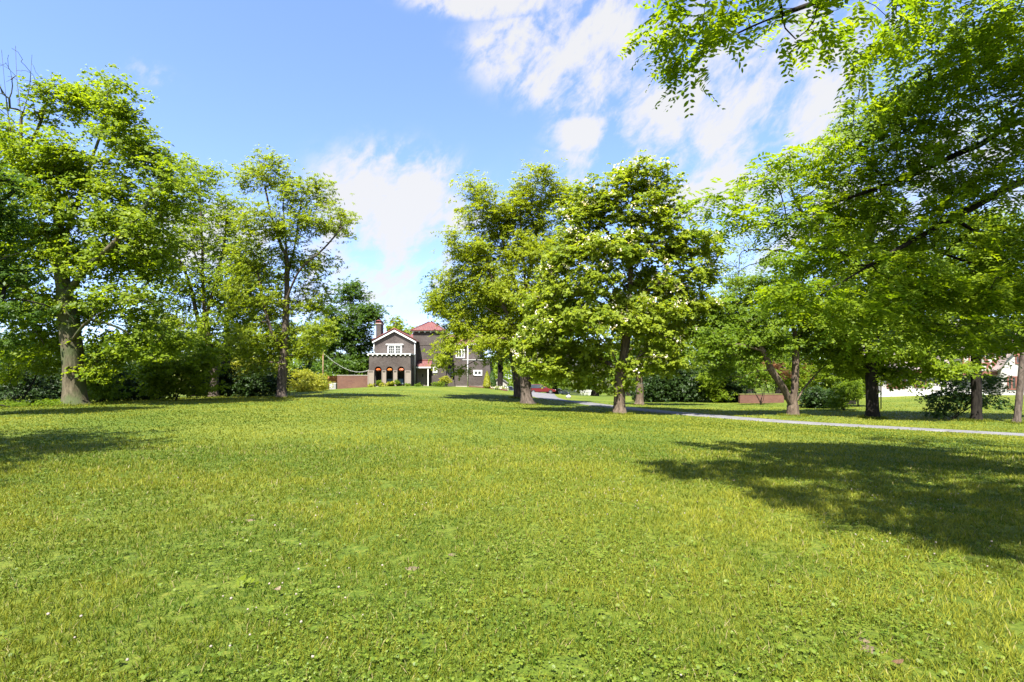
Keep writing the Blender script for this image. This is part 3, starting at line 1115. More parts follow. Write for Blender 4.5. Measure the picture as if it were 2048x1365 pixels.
tree('shade_tree', 'darker tree standing close behind the locust, one limb arching out before the house', 'tree', 1037, 53,
     [(1034, 760), (1030, 730), (1024, 690), (1020, 620), (1010, 560)],
     [[(1030, 735), (1012, 712, -1), (985, 706, -2), (950, 722, -3), (920, 738, -3)], [(1022, 670), (1050, 620), (1070, 570)]],
     [(1000, 600, 50, 40), (1060, 620, 45, 40), (950, 640, 40, 35), (1030, 680, 50, 25), (985, 722, 22, 8, -3, 1.2), (925, 742, 16, 8, -4, 1.2), (1000, 560, 40, 30), (1090, 690, 40, 35)],
     202, .42, LOCUST, BARK, L=.21, R=.62, flat=.55, nspray=8, nleaf=12, depth=4, seed=13, wl=.5)

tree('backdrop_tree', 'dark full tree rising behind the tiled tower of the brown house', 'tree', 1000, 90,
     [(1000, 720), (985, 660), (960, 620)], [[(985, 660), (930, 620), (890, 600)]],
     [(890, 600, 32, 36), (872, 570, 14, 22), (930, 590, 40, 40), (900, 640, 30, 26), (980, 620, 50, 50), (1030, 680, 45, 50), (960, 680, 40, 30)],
     202, .5, DEEP, BARK_SHADE, L=.4, R=1.3, nspray=6, nleaf=11, depth=5, seed=15)

tree('catalpa_tree', 'big round catalpa tree with large leaves and white flower clusters beside the driveway', 'tree', 1239, 35,
     [(1240, 790), (1243, 745), (1252, 690), (1256, 620), (1262, 540), (1263, 450), (1266, 380)],
     [[(1252, 690), (1275, 645, 1), (1286, 580, 1), (1300, 515, 1)], [(1242, 750), (1224, 705, -1), (1190, 665, -2), (1150, 625, -3)],
      [(1253, 665), (1215, 618, 0), (1170, 592, -1), (1115, 585, -1)], [(1262, 530), (1226, 482), (1195, 435)], [(1257, 610), (1320, 565, -1), (1375, 540, -1)],
      [(1246, 730), (1290, 715, -2), (1330, 715, -3)], [(1243, 745), (1195, 715, 1), (1120, 690, 1)]],
     [(1272, 348, 50, 26), (1212, 372, 40, 30), (1322, 374, 38, 34), (1182, 432, 44, 34), (1262, 420, 56, 34), (1340, 440, 46, 34), (1152, 490, 38, 30),
      (1222, 500, 56, 34), (1310, 500, 56, 34), (1382, 490, 44, 30), (1420, 498, 20, 24), (1112, 555, 38, 28), (1182, 566, 56, 28), (1272, 566, 60, 28),
      (1360, 556, 56, 30), (1412, 556, 24, 24), (1082, 618, 38, 34), (1142, 636, 56, 32), (1058, 678, 26, 26), (1108, 700, 40, 30), (1180, 696, 46, 28),
      (1330, 705, 40, 22), (1335, 740, 30, 14), (1150, 740, 52, 18), (1080, 735, 30, 18), (1345, 640, 40, 34), (1250, 640, 40, 25), (1210, 775, 14, 8), (1100, 660, 44, 34), (1180, 640, 50, 34), (1060, 720, 30, 22), (1120, 748, 34, 12), (1190, 740, 36, 14), (1290, 738, 36, 12), (1310, 640, 44, 34),
      (1260, 500, 50, 34), (1350, 600, 44, 30), (1400, 610, 26, 24), (1148, 440, 34, 34), (1165, 400, 24, 24), (1132, 500, 34, 32), (1140, 600, 40, 30), (1240, 600, 46, 28), (1165, 770, 18, 10), (1255, 775, 16, 8), (1380, 650, 30, 24)],
     860, .37, CATALPA, BARK_TAN, L=.24, R=.60, flat=.45, nspray=7, nleaf=12, depth=5.0, seed=17, wl=.72, blossom=800, flare=.75)

tree('flowering_tree', 'smaller white-flowering tree right behind the big catalpa', 'tree', 1279, 50,
     [(1280, 780), (1279, 740), (1283, 690), (1290, 640)], [[(1280, 735), (1310, 705), (1340, 690)], [(1281, 720), (1255, 690), (1240, 660)]],
     [(1290, 620, 55, 45), (1330, 690, 45, 30), (1260, 690, 35, 30), (1310, 725, 40, 20), (1380, 640, 40, 40), (1290, 748, 14, 10)],
     176, .34, CATALPA, BARK_TAN, L=.27, R=.65, nspray=6, nleaf=10, depth=4, seed=19, wl=.7, blossom=150, flare=.9)

tree('spreading_tree', 'low spreading tree with several stems from one base, just past the driveway', 'tree', 1586, 34,
     [(1586, 812), (1590, 770), (1592, 710), (1588, 655), (1576, 612)],
     [[(1584, 812), (1566, 775, -.3), (1541, 737, -.6), (1526, 702, -1), (1498, 672, -1)], [(1588, 812), (1612, 772, .5), (1650, 732, 1), (1690, 704, 1)],
      [(1592, 710), (1606, 655, 1), (1602, 600, 1)], [(1543, 740, -.6), (1505, 745, -1), (1462, 768, -1.5)], [(1526, 702, -1), (1480, 690, -2), (1440, 690, -2)]],
     [(1560, 545, 55, 24), (1500, 580, 46, 30), (1612, 580, 46, 30), (1452, 622, 42, 32), (1540, 630, 56, 28), (1632, 640, 46, 30), (1432, 680, 38, 28),
      (1500, 672, 46, 24), (1475, 722, 36, 16), (1602, 688, 36, 20), (1682, 690, 34, 30), (1425, 640, 26, 30), (1560, 590, 50, 25), (1440, 750, 24, 12), (1520, 700, 40, 20), (1470, 655, 40, 28), (1585, 620, 50, 28), (1660, 610, 40, 30), (1640, 715, 30, 16), (1410, 700, 24, 24), (1560, 690, 36, 18)],
     600, .33, MID, BARK_TAN, L=.17, R=.52, flat=.38, nspray=7, nleaf=11, depth=4.0, seed=21, wl=.6, flare=.3)

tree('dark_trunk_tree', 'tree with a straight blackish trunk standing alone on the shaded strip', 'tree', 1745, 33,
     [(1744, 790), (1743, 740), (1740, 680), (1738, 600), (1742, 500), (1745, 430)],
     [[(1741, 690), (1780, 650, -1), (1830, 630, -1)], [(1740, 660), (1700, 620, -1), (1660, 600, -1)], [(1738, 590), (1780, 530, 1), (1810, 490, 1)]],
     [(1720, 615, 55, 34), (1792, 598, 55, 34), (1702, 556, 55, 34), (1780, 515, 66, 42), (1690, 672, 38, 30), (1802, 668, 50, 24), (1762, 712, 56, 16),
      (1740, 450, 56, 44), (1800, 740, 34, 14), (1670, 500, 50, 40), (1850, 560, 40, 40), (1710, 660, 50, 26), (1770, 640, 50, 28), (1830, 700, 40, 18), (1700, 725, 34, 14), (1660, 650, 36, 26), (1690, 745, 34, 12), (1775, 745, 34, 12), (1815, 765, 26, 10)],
     580, .33, MAPLE, BARK_SHADE, L=.18, R=.55, flat=.4, nspray=7, nleaf=11, depth=4, seed=23, wl=.65)

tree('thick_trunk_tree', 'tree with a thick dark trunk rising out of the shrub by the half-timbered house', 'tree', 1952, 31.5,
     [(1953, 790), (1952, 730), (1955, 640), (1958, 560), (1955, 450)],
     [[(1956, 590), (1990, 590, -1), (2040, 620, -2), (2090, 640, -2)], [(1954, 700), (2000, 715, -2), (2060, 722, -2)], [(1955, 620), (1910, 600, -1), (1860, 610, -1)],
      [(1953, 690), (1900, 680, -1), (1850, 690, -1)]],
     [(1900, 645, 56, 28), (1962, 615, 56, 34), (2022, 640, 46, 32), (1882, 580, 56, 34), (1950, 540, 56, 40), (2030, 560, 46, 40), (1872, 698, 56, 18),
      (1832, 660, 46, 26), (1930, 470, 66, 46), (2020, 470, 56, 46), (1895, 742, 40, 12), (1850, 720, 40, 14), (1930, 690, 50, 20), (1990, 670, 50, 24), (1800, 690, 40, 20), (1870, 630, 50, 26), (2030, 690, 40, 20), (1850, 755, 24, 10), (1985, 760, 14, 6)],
     540, .25, MAPLE, BARK_SHADE, L=.18, R=.52, flat=.38, nspray=7, nleaf=11, depth=4, seed=25, wl=.65)

tree('leaning_tree', 'leaning grey trunk at the far right edge with its crown out of view', 'tree', 2033, 30,
     [(2039, 790), (2046, 720), (2056, 640), (2075, 560)], [],
     [(2100, 600, 70, 70), (2070, 500, 70, 70), (2160, 520, 80, 80)], 110, .17, MAPLE, BARK, L=.2, R=.6, depth=4, seed=27)

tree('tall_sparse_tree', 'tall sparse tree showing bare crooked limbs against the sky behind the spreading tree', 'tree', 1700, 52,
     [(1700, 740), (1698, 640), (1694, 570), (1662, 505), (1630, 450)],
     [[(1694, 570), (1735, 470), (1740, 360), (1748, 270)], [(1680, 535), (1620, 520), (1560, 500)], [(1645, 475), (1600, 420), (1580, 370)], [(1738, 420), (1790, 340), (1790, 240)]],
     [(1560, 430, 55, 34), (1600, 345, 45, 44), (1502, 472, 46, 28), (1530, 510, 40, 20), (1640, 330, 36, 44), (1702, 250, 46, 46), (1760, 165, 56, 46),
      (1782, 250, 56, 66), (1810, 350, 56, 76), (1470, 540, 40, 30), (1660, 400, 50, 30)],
     338, .36, FRESH, BARK_SHADE, L=.22, R=.65, flat=.6, nspray=4, nleaf=9, depth=4, seed=29, wl=.42, rmin=.022)

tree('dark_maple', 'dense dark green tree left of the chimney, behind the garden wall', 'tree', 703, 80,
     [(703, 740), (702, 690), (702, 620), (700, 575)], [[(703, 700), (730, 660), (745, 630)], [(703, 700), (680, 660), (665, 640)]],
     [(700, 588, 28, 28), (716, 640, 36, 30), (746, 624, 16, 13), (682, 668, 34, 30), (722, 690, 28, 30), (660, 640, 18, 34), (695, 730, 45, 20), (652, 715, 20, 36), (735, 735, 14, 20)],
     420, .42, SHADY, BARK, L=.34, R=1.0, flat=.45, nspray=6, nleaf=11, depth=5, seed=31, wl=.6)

tree('pale_tree', 'pale yellowish tree glimpsed between the old maple and the twin stems', 'tree', 315, 60,
     [(316, 740), (318, 690), (320, 650)], [], [(322, 635, 40, 26), (290, 680, 42, 34), (350, 690, 42, 34), (320, 725, 55, 24)], 90, .3, PALE, BARK, L=.3, R=.9, nspray=6, nleaf=11, depth=4, seed=33)

tree('roof_top_tree', 'small round treetop showing above the gable roof', 'tree', 791, 106,
     [(791, 720), (790, 670), (791, 650)], [], [(792, 648, 13, 12), (781, 662, 9, 8), (802, 662, 10, 8)], 45, .35, FRESH, BARK, L=.4, R=.8, nspray=5, nleaf=9, depth=3, seed=35)
tree('low_tree', 'low bright treetop between gable roof and tower', 'tree', 832, 112,
     [(832, 720), (832, 690)], [], [(815, 668, 22, 8), (838, 662, 18, 9), (868, 664, 18, 12), (850, 690, 40, 18)], 60, .35, FRESH, BARK, L=.45, R=1.1, nspray=6, nleaf=9, depth=3, seed=36)

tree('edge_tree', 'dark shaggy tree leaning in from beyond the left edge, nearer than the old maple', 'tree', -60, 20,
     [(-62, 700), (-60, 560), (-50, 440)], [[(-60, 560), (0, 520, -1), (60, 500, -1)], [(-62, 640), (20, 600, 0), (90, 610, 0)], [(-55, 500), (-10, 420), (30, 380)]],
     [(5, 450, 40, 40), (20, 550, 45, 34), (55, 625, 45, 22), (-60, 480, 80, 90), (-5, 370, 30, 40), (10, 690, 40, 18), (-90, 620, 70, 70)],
     230, .34, SHADY, BARK_SHADE, L=.15, R=.42, flat=.4, nspray=6, nleaf=11, depth=3, seed=37, wl=.5)  # dark leaf colour here stands in for foliage lying in shade

# ------------------------------------------------------------------ near tree overhead on the right, its trunk just out of the picture
def overhead_tree():
    rg = np.random.default_rng(404)
    W = lambda px, py, d: np.array([wx(px, d), d, wz(py, d)])
    base = np.array([14.2, 8.6, gz(14.2, 8.6) - .15])
    stems = [[base, base + [0, 0, 2.2], base + [-.1, .1, 4.0], base + [-.4, 0, 6.5], base + [-.5, -.2, 9.5]],
             [base + [-.1, .1, 4.0], W(2160, 340, 9.7), W(2048, 362, 9.6), W(1910, 435, 9.4), W(1790, 502, 9.1), W(1700, 555, 8.8), W(1610, 610, 8.6)],
             [base + [-.1, .1, 4.6], W(2100, 250, 9.8), W(1960, 290, 9.8), W(1800, 360, 9.9), W(1640, 415, 10), W(1520, 450, 10.2), W(1440, 400, 10.2)],
             [base + [-.2, .1, 5.0], W(2048, 60, 9), W(1880, 130, 9), W(1760, 190, 9.3), W(1680, 205, 9.6)],
             [base + [-.4, 0, 6.5], W(2100, -120, 7.4), W(1850, -70, 6.9), W(1640, 2, 6.5), W(1500, 55, 6.1), W(1400, 110, 5.8)],
             [base + [-.4, 0, 6.5], base + [-3, -3, 7.3], base + [-6, -4.6, 7.4], base + [-8.6, -5.2, 6.9]],
             [base + [-.4, 0, 6.0], base + [2.5, -1.5, 8.5], base + [4, -3, 9.5]], [base + [-.3, 0, 6.2], base + [-1.5, 2.8, 8.8], base + [-3, 4.5, 9.6]]]
    px_lobes = [(1335, 22, 12, 14, 5.8, 4), (1370, 42, 26, 22, 5.8, 7), (1392, 92, 13, 18, 5.8, 4), (1435, 62, 18, 14, 5.9, 3), (1480, 18, 22, 9, 6.1, 3), (1560, 3, 30, 9, 6.2, 3), (1608, 50, 9, 28, 6.3, 3),
                (1665, -12, 30, 12, 6.3, 3), (1765, 72, 14, 36, 6.8, 5), (1735, 20, 26, 16, 6.7, 3), (1835, 15, 34, 26, 7.0, 7), (1900, -60, 90, 40, 7, 10),
                (1935, 60, 75, 75, 8.4, 36), (2010, 90, 90, 90, 9, 46), (1860, 190, 90, 70, 9.4, 44), (1985, 255, 100, 80, 9.5, 50), (1745, 255, 60, 55, 9.8, 28),
                (1672, 330, 56, 40, 10, 24), (1800, 335, 85, 60, 10, 44), (1950, 375, 100, 60, 9.6, 46), (1545, 345, 40, 30, 10.2, 16), (1600, 430, 52, 34, 10, 22),
                (1720, 425, 75, 48, 10, 36), (1855, 465, 85, 50, 9.5, 40), (1995, 495, 85, 52, 9.2, 40), (1650, 515, 72, 40, 9.4, 28), (1780, 555, 85, 40, 9, 34),
                (1905, 585, 75, 32, 8.9, 30), (1600, 590, 56, 24, 8.8, 16), (2040, 580, 75, 50, 8.6, 30), (1430, 398, 20, 18, 10.2, 8), (1468, 450, 24, 20, 10.2, 8), (1700, 625, 60, 20, 8.8, 14),
                (1850, 660, 70, 20, 8.8, 14), (2000, 670, 60, 25, 8.8, 14)]
    tips = [lobe_pts(rg, W(a, b, d), rx / FPX * d, .9, ry / FPX * d, n, .2) for a, b, rx, ry, d, n in px_lobes]
    for x, y, z, r, n in [(4.6, 3.2, 6.6, 1.0, 44), (2.2, 4.2, 6.8, .7, 20), (2.9, 3.1, 6.6, .8, 26), (3.4, 2.1, 6.4, .8, 26), (3.0, 5.1, 7.0, .7, 20), (3.7, 4.4, 7.0, .9, 30), (4.4, 1.8, 6.4, .8, 24), (6.2, 2.9, 7.2, 1.2, 56), (8.2, 3.1, 7.0, 1.3, 56), (9.3, 4.6, 7.6, 1.5, 50), (7.2, 2.2, 6.9, 1.1, 34), (5.3, 2.2, 6.6, .9, 28), (7.2, 5.6, 7.9, 1.4, 32), (11.2, 4.2, 7.2, 1.5, 30),
                          (13, 6, 8.5, 2.0, 36), (15, 9.5, 9.5, 2.2, 40), (7.5, 7.2, 8.2, 1.2, 30), (9, 3.6, 7.3, 1.4, 34), (5.8, 5.3, 7.4, 1.1, 30), (7.6, 4.4, 7.2, 1.2, 32), (9.6, 5.0, 7.5, 1.3, 34), (8, 6.5, 7.7, 1.1, 30), (4.7, 2.6, 6.5, .9, 22), (10.5, 8, 8.4, 1.5, 36), (11, 6.2, 8.0, 1.6, 40), (5.4, 4.6, 7.0, .9, 22), (12.5, 2.5, 7.4, 1.6, 30), (12, 10.5, 9.5, 2.0, 40), (9.5, 8.5, 9.4, 1.6, 34), (17.5, 7, 8.5, 2.2, 30), (14, 12.5, 8.5, 2.0, 30), (6.3, 7.3, 8.0, 1.0, 18), (10.3, 1.6, 6.8, 1.3, 20), (3.6, 1.6, 6.2, .8, 18), (5.0, 1.4, 6.4, 1.0, 24), (6.8, 1.2, 6.4, 1.0, 22), (3.9, 5.0, 6.9, .8, 14), (8.6, 1.3, 6.6, 1.0, 20)]:
        tips.append(lobe_pts(rg, (x, y, z), r * 1.08, r * 1.08, r * .6, int(n * .72), .2))
    tips = np.concatenate(tips)
    P, par, ends = grow(rg, stems, tips, .35)
    nt = np.zeros(len(P))
    for _, k in ends:
        nt[k] = 1
    v, f = skin(P, par, nt, .24, .004, .70, .5)
    off = base + [0, 0, .15]
    root = thing('overhanging_tree', 'near tree with feathery paired leaflets whose boughs hang in over the right side', 'tree', off)
    link('trunk', np_mesh('trunk', v - off, f), BARK_SHADE, root, smooth=True)
    cen, dr = [], []
    for ti, k in ends:
        a, b = P[k], P[par[k]]
        dv_ = a - b
        dv_ /= np.linalg.norm(dv_) + 1e-6
        cen += [a, (a + b) / 2]
        dr += [dv_, dv_]
    v, f, t = compound(rg, np.array(cen), np.array(dr), 4, .34, 7, .43, .092)
    TALLY[0] += len(f)
    link('crown', np_mesh('crown', v - off, f, t), WALNUT, root)


overhead_tree()

# a tree wholly outside the left edge throws the streaks of shade that reach into the lawn
rg = np.random.default_rng(99)


def side_tree():
    base = np.array([-17.0, 6.0, gz(-17, 6) - .1])
    stems = [[base, base + [0, 0, 3], base + [.2, 0, 6], base + [.3, 0, 10]], [base + [0, 0, 4], base + [2.5, .3, 6.5], base + [5, .6, 7.5]]]
    tips = [lobe_pts(rg, c, r, r, .5 * r, n, .2) for c, r, n in [((-12.2, 6.3, 8), 1.3, 26), ((-13, 8.4, 8.3), 1.6, 30), ((-15, 7.5, 9.5), 2.2, 40), ((-12.0, 4.2, 8), 1.3, 26), ((-10.8, 3.0, 7.6), 1.0, 18), ((-11.2, 7.0, 8.2), 1.1, 24), ((-17, 5, 10), 2.4, 40), ((-18.5, 8, 9), 2, 30)]]
    tips = np.concatenate(tips)
    P, par, ends = grow(rg, stems, tips, .5)
    nt = np.zeros(len(P))
    for _, k in ends:
        nt[k] = 1
    v, f = skin(P, par, nt, .35, .01, .6, .5)
    off = base + [0, 0, .1]
    root = thing('side_tree', 'broad tree beyond the left edge whose shade falls on the near lawn', 'tree', off)
    link('trunk', np_mesh('trunk', v - off, f), BARK, root, smooth=True)
    v, f, t = foliage(rg, tips, np.zeros_like(tips), .6, .4, 6, 10, .17, .6)
    link('crown', np_mesh('crown', v - off, f, t), MAPLE, root)


side_tree()

# ------------------------------------------------------------------ trees that close the distance
BG = 'trees closing the distance behind the grounds'
for k, (px, d, top, w, leafm, lab) in enumerate([
        (1445, 62, 575, 40, MAPLE, 'slim bright tree standing right behind the bright speckled shrub'),
        (1335, 72, 545, 62, MID, 'mid green tree behind the catalpa, over the dark hedge'),
        (1405, 76, 528, 66, MAPLE, 'bright tree filling the gap between catalpa and spreading tree'),
        (1468, 70, 560, 50, MID, 'tree behind the left half of the spreading tree'),
        (1500, 80, 540, 60, MAPLE, 'bright tree just behind the hedge, above the left end of the brick wall'),
        (1615, 74, 600, 50, MID, 'mid green tree behind the rust-tinged treelet'),
        (1700, 72, 620, 46, MAPLE, 'bushy bright tree behind the straight blackish trunk'),
        (1190, 92, 600, 70, MID, 'green tree far behind the catalpa trunk'),
        (1110, 100, 585, 60, MID, 'far tree behind the locust, over the parked cars'),
        (1260, 100, 560, 80, MID, 'far broad tree behind the middle of the catalpa'),
        (1560, 88, 560, 70, MAPLE, 'bright tree far behind the brick garden wall'),
        (1660, 92, 530, 70, MAPLE, 'tree in the distance behind the tall sparse tree'),
        (1770, 95, 510, 80, MAPLE, 'bright tree behind the left end of the half-timbered house'),
        (1880, 98, 490, 80, MID, 'tree rising behind the roof of the half-timbered house'),
        (2010, 96, 480, 80, DEEP, 'dark tree behind the right end of the half-timbered house'),
        (2150, 80, 470, 110, MID, 'broad tree beyond the right edge by the half-timbered house'),
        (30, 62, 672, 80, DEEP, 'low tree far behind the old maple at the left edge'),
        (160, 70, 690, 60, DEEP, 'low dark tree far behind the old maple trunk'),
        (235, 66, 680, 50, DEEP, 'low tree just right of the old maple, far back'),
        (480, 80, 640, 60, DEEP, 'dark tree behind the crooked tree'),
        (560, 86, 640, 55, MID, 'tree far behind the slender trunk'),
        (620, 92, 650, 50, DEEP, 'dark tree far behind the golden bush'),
        (390, 74, 660, 60, PALE, 'pale tree far behind the twin stems'),
        (-120, 55, 600, 110, MID, 'broad tree beyond the left edge of the lawn')]):
    rr = np.random.default_rng(900 + k)
    gp = HOR + (EYE - gz(wx(px, d), d)) / d * FPX
    H = gp - top
    lob = []
    for q in range(9):
        u = rr.uniform(.2, .93)
        wd = w * (1 - .55 * abs(u - .5) * 1.6)
        lob.append((px + rr.uniform(-.6, .6) * wd, gp - H * u, wd * rr.uniform(.35, .6), H * rr.uniform(.1, .17)))
    lob.append((px, top + H * .08, w * .35, H * .08))
    lob.append((px, gp - H * .22, w * .9, H * .14))
    tree('distant_tree', lab, 'tree', px, d, [(px, gp - H * .3), (px + rr.uniform(-8, 8), gp - H * .6), (px, gp - H * .85)], [], lob, 110, .3 + .002 * d, leafm, BARK_SHADE,
         L=.0042 * d, R=.0125 * d, nspray=6, nleaf=10, depth=5, seed=60 + k, group=BG)

# far wood that reads as one mass, all round the grounds
def far_wood():
    rr = np.random.default_rng(777)
    C, S = [], []
    for k in range(640):
        a = rr.uniform(-1.25, 1.25)
        r_ = rr.uniform(125, 200)
        x, y = math.sin(a) * r_, math.cos(a) * r_
        px = 1024 + x / max(y, 1) * FPX
        h = rr.uniform(7, 9.5) * (1.0 if px < 1050 else 1.5) * r_ / 140
        n = 12
        z = gz(x, y) + h * rr.random(n) ** .85
        w_ = 3.4 * (1.15 - .6 * (z - gz(x, y)) / h)
        C.append(np.stack([x + rr.normal(0, 1, n) * w_, y + rr.normal(0, 1, n) * w_, z], -1))
    C = np.concatenate(C)
    o_ = rr.normal(0, .4, C.shape) + np.array([0, -.6, .2])
    v, f, t = foliage(rr, C, o_, 1.7, .7, 4, 7, .75, .6)
    t = np.clip(t * .7 + .3 * np.repeat(rr.random(640), 12 * 28), 0, 1)
    o = link('distant_wood', np_mesh('distant_wood', v, f, t), MID)
    o['kind'] = 'stuff'
    o['label'] = 'far-off wood closing the horizon behind the grounds'


far_wood()

# ------------------------------------------------------------------ shrubs
def shrub(name, label, px, d, lobes, ntips, leafm, L=.12, R=.35, seed=1, cat='shrub', group=None, flat=.6, nspray=6, nleaf=10, wl=.55, blossom=0, lay=.6, lift=.12):
    rr = np.random.default_rng(seed)
    sc = d / FPX
    b = HOR + (EYE - gz(wx(px, d), d)) / d * FPX
    limbs = []
    for q in range(5):
        l = lobes[q % len(lobes)]
        limbs.append([(px + rr.uniform(-.2, .2) * l[2], b - 1, rr.uniform(-.3, .3)), (px * .5 + l[0] * .5 + rr.uniform(-.3, .3) * l[2], (b + l[1]) / 2, rr.uniform(-.5, .5)), (l[0] + rr.uniform(-.4, .4) * l[2], l[1], rr.uniform(-.6, .6))])
    return tree(name, label, cat, px, d, [(px, b - .25 * (b - lobes[0][1])), (px, b - .55 * (b - lobes[0][1]))], limbs, lobes, ntips, .05 + .0004 * d, leafm, BARK_SHADE,
                L=L, R=R, flat=flat, nspray=nspray, nleaf=nleaf, wl=wl, lay=lay, depth=2.2, seed=seed, group=group, parts=('stems', 'foliage'), blossom=blossom, flare=.1, rmin=.006, lowcut=lift)


shrub('golden_bush', 'rounded golden-green bush between the slender trunk and the garden wall', 616, 59, [(610, 764, 46, 20), (582, 772, 26, 15), (640, 768, 20, 18), (608, 748, 28, 10), (620, 778, 38, 9)], 210, GOLD, L=.14, R=.38, seed=201)
shrub('leafy_shrub', 'big leafy shrub sprawling onto the lawn right of the old maple', 352, 35, [(335, 735, 46, 28), (385, 725, 42, 34), (325, 775, 42, 16), (395, 768, 36, 22), (420, 715, 26, 34), (300, 750, 24, 22)], 170, MAPLE, L=.2, R=.45, seed=202, wl=.6)
shrub('leafy_shrub', 'pale-flecked shrub hanging over the dark gap left of the old maple trunk', 35, 33, [(30, 695, 60, 30), (95, 700, 40, 34), (5, 745, 34, 24), (60, 735, 60, 14)], 120, MAPLE, L=.17, R=.42, seed=203)
shrub('leafy_shrub', 'small shrub with drooping sprays just right of the old maple trunk', 195, 31, [(190, 770, 26, 22), (215, 785, 20, 14), (205, 740, 30, 20)], 60, MID, L=.17, R=.38, seed=204)
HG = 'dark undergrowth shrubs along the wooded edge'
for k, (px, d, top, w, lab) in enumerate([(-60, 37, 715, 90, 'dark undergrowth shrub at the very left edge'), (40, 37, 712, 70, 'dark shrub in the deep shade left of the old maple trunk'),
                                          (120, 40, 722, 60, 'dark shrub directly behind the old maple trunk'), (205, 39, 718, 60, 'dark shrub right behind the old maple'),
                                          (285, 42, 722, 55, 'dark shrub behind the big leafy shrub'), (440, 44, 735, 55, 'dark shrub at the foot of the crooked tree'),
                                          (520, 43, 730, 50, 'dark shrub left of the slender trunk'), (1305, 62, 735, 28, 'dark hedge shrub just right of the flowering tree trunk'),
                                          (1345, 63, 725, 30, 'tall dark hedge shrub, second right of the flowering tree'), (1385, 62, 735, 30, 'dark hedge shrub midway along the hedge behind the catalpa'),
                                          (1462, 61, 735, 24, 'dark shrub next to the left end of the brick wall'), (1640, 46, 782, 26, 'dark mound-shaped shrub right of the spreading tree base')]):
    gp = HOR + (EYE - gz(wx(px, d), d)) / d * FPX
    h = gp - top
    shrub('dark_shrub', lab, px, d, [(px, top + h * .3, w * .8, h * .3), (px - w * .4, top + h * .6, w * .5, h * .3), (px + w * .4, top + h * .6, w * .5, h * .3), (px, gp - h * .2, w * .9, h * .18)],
          110, SHADE_LEAF, L=.0048 * d, R=.0125 * d, seed=210 + k, group=HG)
shrub('bright_shrub', 'light green shrub behind the right stem of the spreading tree, beside the dark mound shrub', 1655, 56, [(1650, 740, 26, 20), (1668, 765, 24, 18), (1640, 775, 18, 14)], 100, MAPLE, L=.22, R=.5, seed=241)
shrub('bright_shrub', 'light green shrub behind the right end of the mossy brick wall', 1590, 66, [(1590, 745, 26, 18), (1605, 770, 22, 14), (1575, 765, 18, 14)], 90, MAPLE, L=.24, R=.55, seed=242)
shrub('bright_shrub', 'light green shrub rising behind the left end of the mossy brick wall', 1478, 66, [(1478, 735, 28, 22), (1460, 765, 22, 18), (1498, 760, 20, 16)], 100, MID, L=.24, R=.55, seed=243)
shrub('bright_shrub', 'leafy light green shrub filling the gap between straight blackish trunk and feathery shrub', 1716, 48, [(1716, 760, 26, 22), (1728, 735, 20, 16), (1705, 785, 22, 12)], 100, MAPLE, L=.2, R=.45, seed=240)
shrub('bright_shrub', 'bright speckled shrub at the right end of the hedge behind the catalpa', 1430, 60, [(1430, 778, 24, 14), (1420, 755, 22, 14), (1440, 790, 22, 8)], 70, MAPLE, L=.24, R=.55, seed=231)
shrub('yellow_shrub', 'sunny yellow-green shrub behind the undergrowth left of the slender trunk', 510, 62, [(510, 725, 40, 16), (480, 740, 30, 18), (540, 745, 26, 18)], 90, GOLD, L=.24, R=.6, seed=232)
shrub('grassy_shrub', 'feathery mid-green shrub between the spreading tree and the dark trunk', 1690, 42, [(1688, 790, 26, 16), (1705, 775, 18, 16), (1672, 805, 18, 8)], 90, MID, L=.2, R=.35, seed=233, wl=.25)
shrub('shade_shrub', 'black-looking shrub around the foot of the thick dark trunk', 1905, 32.6, [(1900, 800, 50, 22), (1875, 820, 30, 12), (1940, 790, 36, 26), (1985, 770, 30, 16), (1905, 765, 34, 16), (1990, 810, 20, 10)], 150, DEEP, L=.13, R=.32, seed=234)
shrub('sapling', 'thin dark sapling in front of the right-hand brick wall', 1522, 54, [(1510, 745, 28, 14), (1535, 752, 22, 12), (1490, 760, 18, 10)], 50, MID, L=.18, R=.4, seed=235, cat='sapling')
shrub('red_maple', 'small rust-red maple behind the right-hand brick wall', 1545, 64, [(1545, 740, 26, 12), (1530, 752, 18, 10), (1562, 750, 16, 10)], 60, RUST, L=.2, R=.45, seed=236, cat='tree')
shrub('red_maple', 'rust-tinged treelet seen past the right stem of the spreading tree', 1625, 66, [(1622, 738, 13, 9), (1614, 750, 10, 7)], 30, RUST, L=.2, R=.45, seed=237, cat='tree')
shrub('porch_shrub', 'clipped green shrub beside the entry post of the brown house', 880, 70.4, [(878, 768, 12, 4), (872, 768, 8, 4), (886, 768, 8, 4)], 50, MID, L=.1, R=.18, seed=238)
shrub('weeping_shrub', 'yellow-green drooping shrub against the brown house wall', 893, 70.8, [(890, 758, 8, 6), (884, 762, 8, 5), (897, 764, 6, 5)], 40, GOLD, L=.14, R=.22, seed=239)
for k, (px, py, leafm, lab, wlf) in enumerate([(758, 764, MID, 'spiky grey-green tuft at the left porch arch', .16), (764, 769, GOLD, 'low yellow hosta left of the second porch pillar', .5),
                                               (776, 769, GOLD, 'low yellow hosta between second and third porch pillars', .5), (783, 767, GOLD, 'taller yellow hosta below the middle arch', .5),
                                               (794, 764, MID, 'spiky grey-green tuft at the third porch pillar', .16), (815, 771, MID, 'low green plant under the right porch pillar', .4),
                                               (836, 771, MID, 'low green plant before the entry step', .4), (742, 771, GOLD, 'low mounded plant under the left porch pillar', .4)]):
    shrub('border_plant', lab, px, 68.6, [(px, py, 3.2, 3), (px + 1, py + 1.5, 3, 2)], 22, leafm, L=.16, R=.16, seed=250 + k, cat='plant', group='plants along the porch front', wl=wlf, lift=.04)


